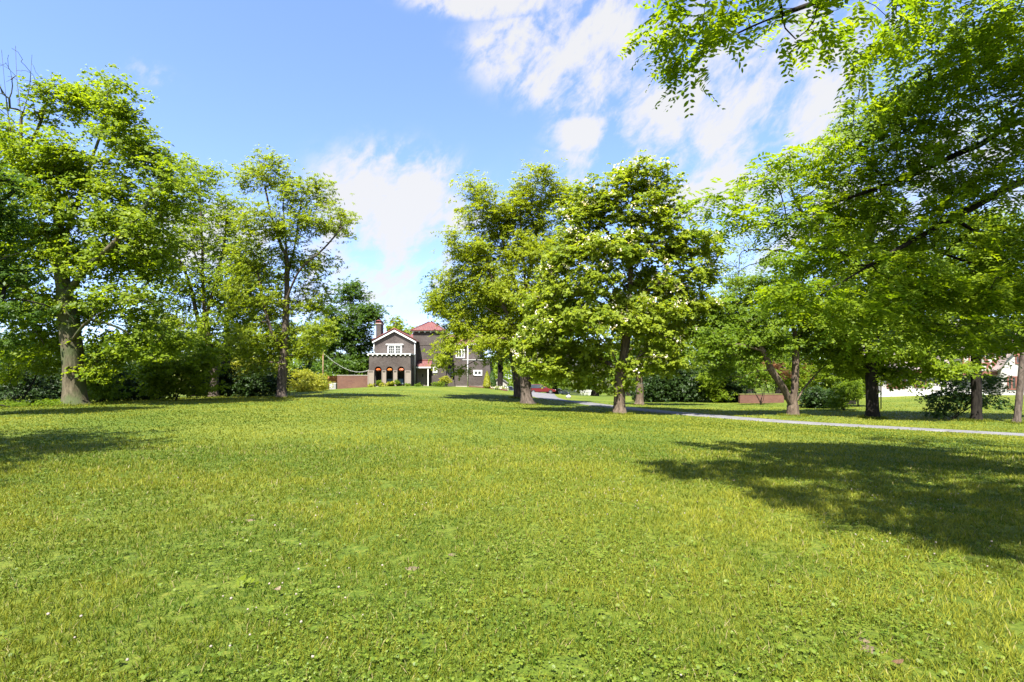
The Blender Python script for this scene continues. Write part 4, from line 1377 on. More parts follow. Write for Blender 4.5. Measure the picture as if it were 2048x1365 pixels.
def cone_shrub(name, label, px, d, h, r, leafm, seed):
    rr = np.random.default_rng(seed)
    b = at(px, d)
    n = 2600
    u = rr.random(n) ** .75
    rad_ = r * (1 - u) ** .65 * (.75 + .3 * rr.random(n)) * np.minimum(1, .55 + u * 4)
    a = rr.random(n) * 6.283
    c = np.stack([np.cos(a) * rad_, np.sin(a) * rad_, .08 + u * h], -1)
    o = np.stack([np.cos(a), np.sin(a), .25 + 0 * a], -1)
    v, f, t = leaflets(c, o + rr.normal(0, .3, (n, 3)), UP + rr.normal(0, .3, (n, 3)), .26, .13, rr.random(n))
    root = thing(name, label, 'shrub', b)
    link('foliage', np_mesh('foliage', v, f, t), leafm, root)
    obj('stem', tube(bmesh.new(), [(0, 0, -.1), (0, 0, h * .8)], [.07, .02], 6), BARK_SHADE, root)


cone_shrub('conifer_shrub', 'bright pointed evergreen at the right corner of the brown house', 974, 73.6, 2.35, .62, GOLD, 261)
cone_shrub('conifer_shrub', 'darker pointed evergreen behind the bright one at the house corner', 984, 74.6, 2.5, .75, DEEP, 262)
shrub('flowering_bush', 'white-flecked bush in the bed beside the parked car', 1003, 72, [(1003, 784, 9, 4), (996, 782, 8, 4), (1010, 787, 7, 3)], 45, MID, L=.14, R=.25, seed=263, blossom=50)
shrub('weed_clump', 'low weeds in the dark strip at the foot of the old maple', 110, 27.6, [(112, 806, 16, 5), (95, 809, 16, 4), (125, 809, 10, 3)], 45, MID, L=.11, R=.16, seed=264, cat='weeds', lift=.03)
shrub('weed_clump', 'taller weeds at the left edge under the dark undergrowth', 25, 27.8, [(20, 810, 26, 5), (50, 812, 20, 4), (-10, 808, 20, 6)], 55, MID, L=.12, R=.16, seed=265, cat='weeds', wl=.2, lift=.03)

# ------------------------------------------------------------------ the brown house
DB = brick_mat('brown_painted_brick', (0.060, 0.048, 0.044), (0.090, 0.073, 0.066), (0.040, 0.033, 0.031), .8, (0.112, 0.096, 0.088))
TAUPE = plain('taupe_paint', (0.20, 0.165, 0.135), 0.7, 0.06)
TAUPE_D = plain('taupe_dark', (0.13, 0.105, 0.085), 0.8, 0.06)  # darker taupe, used on the porch ceiling
TILE = tile_mat('clay_tile', (0.135, 0.040, 0.036), (0.185, 0.066, 0.058), (0.105, 0.062, 0.058))
RIDGE = plain('ridge_tile', (0.12, 0.030, 0.024), 0.7, 0.2)
STONE = plain('pale_stone', (0.30, 0.27, 0.23), 0.9, 0.15, 3, .3)
DARKIN = plain('dark_interior', (0.03, 0.026, 0.022), 0.9)
BLUEGREY = plain('blue_grey_cushion', (0.15, 0.22, 0.26), 0.9)

house = thing('brown_house', 'dark brown brick house with red tiled roofs, square tower and three-arched porch', 'house')
Y1, Y2, Y3, Y4 = 69.2, 72.4, 74.6, 78.6            # porch front, gable front, tower front, right wing front
GZ = gz(wx(790, Y2), Y2) - .3


def part(name, bm, mat, parent=None, smooth=False):
    return obj(name, bm, mat, parent or house, smooth)


# gabled wing
gl, gr = wx(749.5, Y2), wx(829, Y2)
ge, ga = wz(681.5, Y2), wz(660.2, Y2)
gm = (gl + gr) / 2
YB = 88.0
gw = part('gable_wall', prism(bmesh.new(), [(gl, GZ), (gr, GZ), (gr, ge), (gm, ga), (gl, ge)], Y2, YB), DB)
bm = bmesh.new()
slope = (ga - ge) / (gr - gm)
oh = .28
th = .13
for sg in (-1, 1):
    xe = gm + sg * (gr - gm + oh)
    ze = ge - slope * oh
    prism(bm, [(gm, ga + .02), (xe, ze + .02), (xe, ze + th), (gm, ga + .02 + th)], Y2 - .35, YB)
roof = part('gable_roof', bm, TILE)
bm = bmesh.new()
for sg in (-1, 1):
    xe = gm + sg * (gr - gm + oh)
    ze = ge - slope * oh
    prism(bm, [(gm, ga - .26), (xe, ze - .22), (xe, ze + .015), (gm, ga + .015)], Y2 - .33, Y2 - .22)
part('rake_board', bm, WHITE, roof)
bm = bmesh.new()
for sg in (-1, 1):
    xe = gm + sg * (gr - gm + oh + .02)
    ze = ge - slope * oh
    tube(bm, [(gm, Y2 - .37, ga + th + .06), (xe, Y2 - .37, ze + th + .03)], .075, 8)
tube(bm, [(gm, Y2 - .38, ga + th + .07), (gm, YB, ga + th + .07)], .08, 8)
part('ridge_tiles', bm, RIDGE, roof, True)

# french window in the gable
wl_, wr_, wt_, wb_ = wx(775.5, Y2), wx(804, Y2), wz(690.5, Y2), wz(709.5, Y2)
win = part('window', frame_bm(wl_, wr_, wb_, wt_, .17, Y2 - .10, Y2 + .02), WHITE)
part('header', bx(wl_ - .22, wr_ + .22, Y2 - .22, Y2 - .005, wt_, wt_ + .15), WHITE, win)
part('pane', bx(wl_ + .15, wr_ - .15, Y2 - .03, Y2 - .015, wb_ + .15, wt_ - .15), GLASS, win)
mid_ = (wl_ + wr_) / 2
bm = bmesh.new()
box(bm, mid_ - .09, mid_ + .09, Y2 - .085, Y2 - .035, wb_ + .17, wt_ - .17)
for a, b in ((wl_ + .17, mid_ - .09), (mid_ + .09, wr_ - .17)):
    for t in (1 / 3, 2 / 3):
        xm = a + (b - a) * t
        box(bm, xm - .014, xm + .014, Y2 - .07, Y2 - .036, wb_ + .17, wt_ - .17)
    for t in (1 / 3, 2 / 3):
        zm = wb_ + .2 + (wt_ - wb_ - .4) * t
        box(bm, a, b, Y2 - .067, Y2 - .037, zm - .013, zm + .013)
part('sash', bm, WHITE, win)

# chimney
c0, c1 = wx(752, 75.5), wx(761.8, 75.5)
ct = wz(648, 75.5)
ch = part('chimney', bx(c0, c1, 75.5, 77.0, 2, ct - .05), DB)
part('chimney_band', bx(c0 - .08, c1 + .08, 75.42, 77.08, ct - .05, ct + .06), STONE, ch)
part('chimney_collar', bx(c0 - .06, c1 + .06, 75.44, 77.06, ct + .06, ct + .22), RIDGE, ch)
bm = bmesh.new()
for sx in (c0 + .02, c1 - .12):
    for sy in (75.52, 76.88):
        part('cap_post', bx(sx, sx + .1, sy, sy + .1, ct + .22, ct + .42), DARKIN, ch)
bm.free()
bm = bmesh.new()
vs = [bm.verts.new(p) for p in [(c0 - .1, 75.4, ct + .42), (c1 + .1, 75.4, ct + .42), (c1 + .1, 77.1, ct + .42), (c0 - .1, 77.1, ct + .42), ((c0 + c1) / 2, 75.9, ct + .64), ((c0 + c1) / 2, 76.6, ct + .64)]]
for q in ((0, 1, 4), (1, 2, 5, 4), (2, 3, 5), (3, 0, 4, 5), (3, 2, 1, 0)):
    bm.faces.new([vs[i] for i in q])
part('chimney_cap', bm, RIDGE, ch)

# arched porch
pl, pr = wx(738, Y1), wx(821, Y1)
pz0, ptop = gz(wx(780, Y1), Y1) - .3, wz(709.2, Y1)
pb = gz(wx(780, Y1), Y1)
arches = [(wx(756.2, Y1), .47), (wx(779.3, Y1), .47), (wx(802.2, Y1), .47)]
spring = wz(740.3, Y1)


def arch_wall(bm, x0, x1, z0, z1, y0, y1, ops, zs, n=14):
    """wall along x with round-headed openings: ops (centre, half width)"""
    xs = x0
    for c, hw in ops:
        box(bm, xs, c - hw, y0, y1, z0, z1)
        pts = [(c - hw * math.cos(math.pi * k / n), zs + hw * math.sin(math.pi * k / n)) for k in range(n + 1)]
        for (xa, za), (xb, zb) in zip(pts[:-1], pts[1:]):
            prism(bm, [(xa, za), (xb, zb), (xb, z1), (xa, z1)], y0, y1)
        xs = c + hw
    box(bm, xs, x1, y0, y1, z0, z1)
    bmesh.ops.remove_doubles(bm, verts=bm.verts, dist=.0005)
    return bm


porch = part('porch_front', arch_wall(bmesh.new(), pl, pr, pz0, ptop, Y1, Y1 + .32, arches, spring), DB)
# side wall with one arch, built along x then turned
bm = arch_wall(bmesh.new(), 0, Y2 - Y1 - .32, pz0, ptop, 0, .32, [((Y2 - Y1 - .32) / 2, .62)], spring)
for v in bm.verts:
    x, y, z = v.co
    v.co = (pr - .32 + y, Y1 + .32 + x, z)
part('porch_side', bm, DB)
bm = arch_wall(bmesh.new(), 0, Y2 - Y1 - .32, pz0, ptop, 0, .32, [((Y2 - Y1 - .32) / 2, .62)], spring)
for v in bm.verts:
    x, y, z = v.co
    v.co = (pl + y, Y1 + .32 + x, z)
part('porch_side', bm, DB)
part('porch_floor', bx(pl + .32, pr - .32, Y1 + .32, Y2 - .01, pz0, pb - .02), STONE)
part('porch_ceiling', bx(pl + .33, pr - .33, Y1 + .33, Y2 - .01, ptop - .35, ptop - .2), TAUPE_D)
corn = part('cornice', bx(pl - .12, pr + .1, Y1 - .18, Y2 - .004, ptop, ptop + .13), WHITE)
for k in range(10):
    xb = pl - .08 + (pr - pl + .02) * k / 9
    part('bracket', bx(xb - .09, xb + .09, Y1 - .16, Y1 - .003, ptop - .17, ptop - .003), WHITE)
for a, b in ((735.3, 748.2), (763.6, 772.4), (786.3, 794.6), (809.6, 821.9)):
    xa, xb = wx(a, Y1 - .12), wx(b, Y1 - .12)
    zt = wz(741.6, Y1 - .12)
    pil = part('pilaster', bx(xa + .0, xb, Y1 - .10, Y1 - .003, pz0, zt), TAUPE)
    f_ = frame_bm(xa + .0, xb, pb - .05, zt, .13 if b - a > 10 else .09, Y1 - .15, Y1 - .102)
    part('pilaster_frame', f_, TAUPE, pil)
    part('pilaster_slot', bx(xa + .15, xb - .15, Y1 - .106, Y1 - .101, zt - .24, zt - .15), DARKIN, pil)
# porch interior back wall glazing
part('porch_window', bx(wx(770, Y2), wx(800, Y2), Y2 - .03, Y2 - .004, pb + .1, pb + 2.0), GLASS)

# downspouts
for px, za, yb in ((749.2, ge - .1, Y2), (828.8, ge - .1, Y2)):
    x_ = wx(px, yb)
    zb = ptop + .13 if px < 800 else pb - .1
    part('downspout', tube(bmesh.new(), [(x_ - (.07 if px < 800 else -.07), yb - .09, za), (x_ - (.07 if px < 800 else -.07), yb - .09, zb)], .062, 8), WHITE, None, True)

# tower
tl, tr = wx(826, Y3), wx(886, Y3)
tt = wz(663.6, Y3)
part('tower_wall', bx(tl, tr, Y3, Y3 + 4.3, GZ, tt), DB)
te0, te1, tp = wx(826.4, Y3 - .35), wx(887.6, Y3 - .35), wz(645.4, Y3)
bm = bmesh.new()
zt = tt + .13
ya, yb_ = Y3 - .35, Y3 + 4.65
yc = (ya + yb_) / 2
te1 = tr + .4
te0 = tl - .35
vs = [bm.verts.new(p) for p in [(te0, ya, zt), (te1, ya, zt), (te1, yb_, zt), (te0, yb_, zt), ((te0 + te1) / 2 - .2, yc, zt + 1.5), ((te0 + te1) / 2 + .2, yc, zt + 1.5)]]
for q in ((0, 1, 5, 4), (1, 2, 5), (2, 3, 4, 5), (3, 0, 4), (3, 2, 1, 0)):
    bm.faces.new([vs[i] for i in q])
tro = part('tower_roof', bm, TILE)
bm = bmesh.new()
for a, b in ((0, 4), (1, 5), (2, 5), (3, 4)):
    P_ = [(te0, ya, zt), (te1, ya, zt), (te1, yb_, zt), (te0, yb_, zt), ((te0 + te1) / 2 - .2, yc, zt + 1.5), ((te0 + te1) / 2 + .2, yc, zt + 1.5)]
    tube(bm, [Vector(P_[a]) + Vector((0, 0, .03)), Vector(P_[b]) + Vector((0, 0, .05))], .07, 8)
tube(bm, [(te0, ya - .01, zt + .02), (te1, ya - .01, zt + .02)], .06, 8)
part('ridge_tiles', bm, RIDGE, tro, True)
part('soffit', bx(te0 + .1, te1 - .1, ya + .1, yb_ - .1, tt, zt - .003), WHITE)
for k in range(6):
    xb = tl + .08 + (tr - tl - .16) * k / 5
    part('bracket', bx(xb - .09, xb + .09, ya + .12, Y3 - .003, tt - .16, tt - .003), WHITE)
part('string_course', bx(tl + .25, tr - .15, Y3 - .04, Y3 - .003, wz(691, Y3), wz(689.3, Y3)), DB)
for k, zz in enumerate((Y3 + .6, Y3 + 1.6, Y3 + 2.6, Y3 + 3.6)):
    part('bracket', bx(tr + .003, tr + .28, zz - .09, zz + .09, tt - .16, tt - .003), WHITE)

# entry: door recess, tiled porch roof on a post
dz = gz(wx(845, Y3), Y3)
ex0, ex1 = wx(833, Y3 - 1.4), wx(861.5, Y3 - 1.4)
et, eb = wz(721.5, Y3 - .1), wz(732.8, Y3 - 1.5)
bm = bmesh.new()
prism_x(bm, [(Y3 - .003, et), (Y3 - 1.5, eb), (Y3 - 1.5, eb - .1), (Y3 - .003, et - .14)], ex0, ex1)
er = part('entry_roof', bm, TILE)
part('ridge_tiles', tube(bmesh.new(), [(ex0 + .05, Y3 - .06, et + .04), (ex1 - .02, Y3 - .06, et + .04)], .08, 8), RIDGE, er, True)
part('entry_fascia', bx(ex0 - .06, ex1 + .05, Y3 - 1.56, Y3 - 1.5, eb - .28, eb - .09), WHITE, er)
part('entry_ceiling', bx(ex0, ex1 - .02, Y3 - 1.49, Y3 - .004, eb - .26, eb - .14), TAUPE, er)
part('entry_post', bx(wx(855.2, Y3 - 1.4), wx(857.2, Y3 - 1.4), Y3 - 1.48, Y3 - 1.34, dz - .2, eb - .262), WHITE)
dx0, dx1 = wx(832.5, Y3), wx(854, Y3)
part('entry_panel', bx(dx0, dx1, Y3 - .06, Y3 - .003, dz - .1, eb - .3), TAUPE)
door = part('door', bx(wx(839.5, Y3), wx(850.5, Y3), Y3 - .10, Y3 - .062, dz, dz + 2.1), TAUPE)
part('door_window', bx(wx(844.7, Y3), wx(846.8, Y3), Y3 - .115, Y3 - .102, dz + 1.35, dz + 1.75), GLASS, door)
part('door_handle', tube(bmesh.new(), [(wx(841, Y3), Y3 - .13, dz + 1.0), (wx(841, Y3), Y3 - .13, dz + 1.14)], .025, 6), plain('brass', (.5, .36, .12), .3, metal=1.0), door)
part('doormat', bx(wx(841, Y3 - .6), wx(850, Y3 - .6), Y3 - .9, Y3 - .3, dz + .0, dz + .07), DARKIN)
part('entry_step', bx(wx(831, Y3 - 1), wx(861, Y3 - 1), Y3 - 1.7, Y3 - .004, dz - .4, dz - .005), STONE)


def house_window(px0, px1, py0, py1, y, t, sashes=1, bars=1):
    a, b, zt_, zb_ = wx(px0, y), wx(px1, y), wz(py0, y), wz(py1, y)
    w_ = part('window', frame_bm(a, b, zb_, zt_, t, y - .09, y + .02), WHITE)
    part('pane', bx(a + t - .01, b - t + .01, y - .03, y - .012, zb_ + t - .01, zt_ - t + .01), GLASS, w_)
    bm = bmesh.new()
    for k in range(1, sashes):
        xm = a + (b - a) * k / sashes
        box(bm, xm - .07, xm + .07, y - .075, y - .034, zb_ + t, zt_ - t)
    if bars:
        zm = (zt_ + zb_) / 2
        box(bm, a + t, b - t, y - .065, y - .036, zm - .018, zm + .018)
    if bm.verts:
        part('sash', bm, WHITE, w_)
    else:
        bm.free()
    return w_


house_window(866, 874.8, 734.2, 746.2, Y3 - .9, .17)
# low flared bay in front of the tower's right half
fl0, fl1 = wx(863.5, Y3 - .9), tr
zf = wz(722, Y3)
bm = bmesh.new()
prism(bm, [(fl0, GZ), (wx(895, Y3), GZ), (wx(893, Y3), wz(742, Y3)), (wx(892.6, Y3), wz(733, Y3)), (tr + .05, zf), (fl0, zf)], Y3 - .9, Y3 + 3.2)
part('flared_bay', bm, DB)
bm = bmesh.new()
tube(bm, [(tr - .4, Y3 - .92, zf + .05), (tr + .06, Y3 - .92, zf + .04), (wx(892.8, Y3), Y3 - .92, wz(732.4, Y3))], .08, 8)
part('ridge_tiles', bm, RIDGE, None, True)
# curved buttress sweeping down to the right
pts = [(wx(893, Y3), GZ)] + [(wx(893 + 16 * k / 10, Y3), wz(744 + 17 * (1 - math.sqrt(max(0, 1 - (k / 10) ** 2))) * 1.0 + (17 * math.sin(math.pi / 2 * k / 10) - 17 * (1 - math.sqrt(max(0, 1 - (k / 10) ** 2)))) * 1, Y3)) for k in range(11)] + [(wx(911, Y3), GZ)]
part('curved_buttress', prism(bmesh.new(), pts, Y3 - .5, Y3 + .4), DB)

# right wing
rl, rr_ = tr - .2, wx(960, Y4)
re, rt = wz(688.5, Y4), wz(671.3, Y4 + 3)
part('wing_wall', bx(rl, rr_, Y4, YB, GZ - 1, re), DB)
bm = bmesh.new()
prism_x(bm, [(Y4 - .35, re - .02), (Y4 + 3, rt), (YB + .3, re - .3), (YB + .3, re - .15), (Y4 + 3, rt + .14), (Y4 - .35, re + .1)], rl, rr_ + .25)
part('wing_roof', bm, TILE)
part('wing_fascia', bx(rl + .4, rr_ + .22, Y4 - .43, Y4 - .355, re - .16, re + .03), WHITE)
house_window(911.5, 929.5, 699, 716.5, Y4, .15, 3)
# lower end bay with battered corner
bt = wz(720.6, Y4 - 1.2)
bm = prism(bmesh.new(), [(wx(909, Y4 - 1.2), GZ - 1), (wx(982.5, Y4 - 1.2), GZ - 1), (wx(981.5, Y4 - 1.2), wz(750, Y4 - 1.2)), (wx(979, Y4 - 1.2), bt), (wx(909, Y4 - 1.2), bt)], Y4 - 1.2, YB - 1)
part('end_bay', bm, DB)
part('bay_coping', bx(wx(925, Y4 - 1.2), wx(979.4, Y4 - 1.2), Y4 - 1.28, Y4 + .0, bt, bt + .07), WHITE)
house_window(946.6, 964.4, 740.6, 751.8, Y4 - 1.2, .2, 2, 0)
house_window(899, 906, 738, 752, Y4 - .02, .14)
part('downspout', tube(bmesh.new(), [(wx(935.4, Y4 - 1.35), Y4 - 1.35, re - .2), (wx(935.4, Y4 - 1.35), Y4 - 1.35, gz(wx(935, 77), 77) - .1)], .08, 8), WHITE, None, True)
fz = gz(wx(930, Y4 - 1.4), Y4 - 1.4)
part('foundation', bx(wx(889, Y4 - 1.28), wx(971, Y4 - 1.28), Y4 - 1.28, Y4 - 1.204, fz - 1, wz(772.3, Y4 - 1.28)), STONE)

# roof between gable and tower
bm = bmesh.new()
prism_x(bm, [(Y3 + 1, wz(683, Y3 + 1)), (Y3 + 4, wz(668.5, Y3 + 4)), (YB - 2, 5), (Y3 + 4, wz(671, Y3 + 4)), (Y3 + 1, wz(685, Y3 + 1))], wx(812, Y3), tl - .003)
part('link_roof', bm, TILE)

# hanging flower baskets in the arches
for k, ((c, hw), lab) in enumerate(zip(arches, ['orange hanging flower basket in the left porch arch', 'orange and yellow hanging flower basket in the middle porch arch', 'pink and orange hanging flower basket in the right porch arch'])):
    rr0 = np.random.default_rng(300 + k)
    yb0 = Y1 + .16
    zc = wz(739.8, Y1)
    t = thing('flower_basket', lab, 'flower basket', (c, yb0, zc), 'hanging flower baskets in the porch arches')
    bm = bmesh.new()
    bmesh.ops.create_uvsphere(bm, u_segments=12, v_segments=6, radius=.2)
    for v in bm.verts:
        v.co.z = min(v.co.z, .02) * .8 - .08
    obj('basket', bm, plain('coir', (.10, .06, .03), .95), t)
    n = 420
    q = rr0.normal(size=(n, 3))
    q /= np.linalg.norm(q, axis=1)[:, None]
    q = q * np.array([.30, .19, .17]) * (.7 + .35 * rr0.random((n, 1)))
    v, f, ti = leaflets(q, q / np.array([.34, .2, .2]) + rr0.normal(0, .4, (n, 3)), rr0.normal(size=(n, 3)), .10, .09, rr0.random(n))
    pal = [((.62, .10, .015), (.80, .22, .05)), ((.62, .14, .02), (.85, .42, .12)), ((.62, .13, .05), (.80, .40, .28))][k]
    obj_ = link('flowers', np_mesh('flowers', v, f, ti), leaf_mat('petals_%s' % 'abc'[k], pal[0], pal[1], .25), t)
    obj('cord', tube(bmesh.new(), [(0, 0, 0), (0, 0, spring + hw - zc - .02)], .012, 5), DARKIN, t)

# porch furniture
def porch_chair(name, label, x, y, w, rz, cat):
    t = thing(name, label, cat, (x, y, pb - .02), rz=rz)
    fr = plain('dark_wicker', (.05, .04, .035), .8)
    obj('seat', bx(-w / 2, w / 2, -.35, .35, .18, .32), fr, t)
    obj('seat_cushion', bx(-w / 2 + .06, w / 2 - .06, -.36, .28, .322, .46), BLUEGREY, t)
    bm = bmesh.new()
    prism_x(bm, [(.25, .32), (.40, .32), (.56, .95), (.44, .95)], -w / 2, w / 2)
    obj('backrest', bm, fr, t)
    bm = bmesh.new()
    prism_x(bm, [(.13, .47), (.245, .47), (.42, .98), (.32, 1.0)], -w / 2 + .07, w / 2 - .07)
    obj('back_cushion', bm, BLUEGREY, t)
    for sx in (-1, 1):
        obj('armrest', bx(sx * (w / 2) - .05, sx * (w / 2) + .05, -.35, .40, .55, .62), fr, t)
        for sy in (-.32, .32):
            obj('leg', bx(sx * (w / 2 - .05) - .03, sx * (w / 2 - .05) + .03, sy - .03, sy + .03, .0, .18), fr, t)


porch_chair('porch_sofa', 'blue-grey cushioned seat behind the middle porch arch', wx(779, 71), 71.2, 1.2, 0, 'sofa')
porch_chair('porch_chair', 'blue-grey cushioned chair behind the right porch arch', wx(803, 70.6), 70.7, .75, .5, 'chair')

# ------------------------------------------------------------------ walls and small things round the house
RB = brick_mat('red_brick', (0.085, 0.032, 0.022), (0.135, 0.055, 0.038), (0.14, 0.10, 0.085), .5, (0.16, 0.090, 0.060))
OB = brick_mat('orange_brick', (0.24, 0.085, 0.032), (0.30, 0.12, 0.05), (0.25, 0.14, 0.09), .4)


def garden_wall(name, label, pxa, da, pxb, db, pyt, mat, thick=.3, coping=True, cmat=None):
    a, b = at(pxa, da), at(pxb, db)
    L = (b - a).xy.length
    ang = math.atan2(b.y - a.y, b.x - a.x)
    zt_ = wz(pyt, (da + db) / 2)
    t = thing(name, label, 'garden wall', a, rz=ang)
    z0 = min(a.z, b.z) - a.z - .5
    obj('brickwork', bx(0, L, 0, thick, z0, zt_ - a.z), mat, t)
    if coping:
        obj('coping', bx(-.03, L + .03, -.04, thick + .04, zt_ - a.z, zt_ - a.z + .08), cmat or STONE, t)


garden_wall('brick_wall', 'red brick garden wall running left from the porch', 674.5, 69.6, 735.5, 70.2, 751.6, RB)
garden_wall('brick_wall', 'orange brick wall end behind the golden bush', 655, 80, 675, 80, 752, OB, coping=False)
garden_wall('brick_wall', 'mossy red brick garden wall behind the spreading tree', 1480, 58, 1568, 58, 789.5, RB, .4, True, plain('mossy_coping', (.16, .15, .05), .95, .4))

# white-grey air conditioner beside the garden wall
p = at(667, 71)
t = thing('air_conditioner', 'grey and white air conditioner unit left of the red brick wall', 'air conditioner', p)
obj('casing', bx(-.45, .45, -.4, .4, .04, .8), plain('ac_grey', (.22, .22, .22), .5), t)
obj('top_panel', bx(-.47, .47, -.42, .42, .803, .87), WHITE, t)
obj('base', bx(-.5, .5, -.45, .45, -.1, .04), STONE, t)
obj('side_panel', bx(-.40, -.05, -.425, -.402, .25, .7), WHITE, t)

# string of lights from a wooden pole to the porch
pp = at(646, 63)
pole = thing('wooden_pole', 'thin wooden pole standing in the golden bush', 'pole', pp)
ptz = wz(704, 63)
obj('shaft', tube(bmesh.new(), [(0, 0, -.3), (0, 0, ptz - pp.z)], [.07, .055], 8), plain('weathered_wood', (.22, .14, .08), .9, .3), pole, True)
A, B = Vector((pp.x, 63, ptz - .1)), Vector((pl + .02, Y1 + .1, wz(740, Y1)))
cat_ = []
for k in range(31):
    u = k / 30
    q = A.lerp(B, u)
    q.z -= 1.15 * 4 * u * (1 - u) * (.75 + .25 * u)
    cat_.append(q)
t = thing('string_lights', 'sagging string of white lights from the wooden pole to the porch corner', 'string lights', A)
obj('cable', tube(bmesh.new(), [q - A for q in cat_], .022, 5), plain('pale_cable', (.55, .55, .5), .6), t)
for k in range(1, 30, 1):
    bm = bmesh.new()
    bmesh.ops.create_icosphere(bm, subdivisions=1, radius=.036)
    for v in bm.verts:
        v.co += cat_[k] - A - Vector((0, 0, .06))
    obj('bulb', bm, WHITE, t)

# low timber edging of the flower bed
a, b = at(938, 76.2), at(1014, 70)
t = thing('bed_edging', 'low red-brown brick edging of the flower bed at the house corner', 'edging', a)
ed = catmull([a, at(965, 74.6), at(985, 73), at(1000, 71.5), b], 5)
bm = bmesh.new()
for q0, q1 in zip(ed[:-1], ed[1:]):
    dv_ = (q1 - q0)
    n_ = np.array([-dv_[1], dv_[0], 0])
    n_ = n_ / np.linalg.norm(n_) * .1
    lo, hi = np.array([0, 0, -.2]), np.array([0, 0, .22])
    c8 = [q0 - n_ + lo, q0 + n_ + lo, q1 * .985 + q0 * .015 - n_ + lo, q1 * .985 + q0 * .015 + n_ + lo]
    c8 = c8 + [c + hi - lo for c in c8]
    vs = [bm.verts.new(c - np.array(a)) for c in c8]
    for q in ((0, 1, 3, 2), (4, 5, 7, 6), (0, 1, 5, 4), (2, 3, 7, 6), (0, 2, 6, 4), (1, 3, 7, 5)):
        bm.faces.new([vs[i] for i in q])
obj('edging_blocks', bm, RB, t)

# white garage far right of the house
g0 = at(984, 112)
t = thing('cream_garage', 'small cream garage far back between the evergreen and the parked car', 'garage', g0)
W_ = wx(1014, 112) - wx(984, 112)
obj('wall', prism(bmesh.new(), [(0, -.5), (W_, -.5), (W_, 2.5), (W_ / 2, 3.7), (0, 2.5)], 0, 5), plain('cream_siding', (.27, .255, .22), .8), t)
bm = bmesh.new()
for sg in (-1, 1):
    xe = W_ / 2 + sg * (W_ / 2 + .3)
    prism(bm, [(W_ / 2, 3.72), (xe, 2.32), (xe, 2.44), (W_ / 2, 3.86)], -.3, 5.3)
obj('roof', bm, plain('grey_shingle', (.14, .13, .12), .9), t)
obj('garage_door', bx(.8, W_ - .8, -.05, -.003, -.3, 2.0), plain('offwhite', (.55, .54, .5), .6), t)

f0 = at(1128, 108)
t = thing('white_fence', 'pale picket fence far behind the driveway', 'fence', f0)
W_ = wx(1190, 108) - wx(1128, 108)
bm = bmesh.new()
for k in range(26):
    x_ = W_ * k / 26
    box(bm, x_, x_ + .12, 0, .04, -.3, 1.25)
obj('pickets', bm, plain('faded_white', (.5, .5, .47), .7), t)
obj('rail', bx(0, W_, .042, .09, .9, 1.02), plain('faded_white', (.5, .5, .47), .7), t)
obj('rail', bx(0, W_, .042, .09, .25, .37), plain('faded_white', (.5, .5, .47), .7), t)

# boulder on the lawn
bm = bmesh.new()
bmesh.ops.create_icosphere(bm, subdivisions=3, radius=.34)
rr1 = np.random.default_rng(8)
for v in bm.verts:
    c = v.co
    v.co = Vector((c.x * 1.0, c.y * .8, max(c.z, -.2) * .95)) * (1 + .1 * math.sin(c.x * 13 + 1) * math.cos(c.y * 11) + .08 * math.sin(c.z * 17))
o = obj('boulder', bm, plain('grey_rock', (.34, .32, .30), .95, .3, 5, .6), None, True)
o.location = at(1137, 66) + Vector((0, 0, .14))
tag(o, 'pale grey boulder on the grass beside the driveway bend', 'boulder')

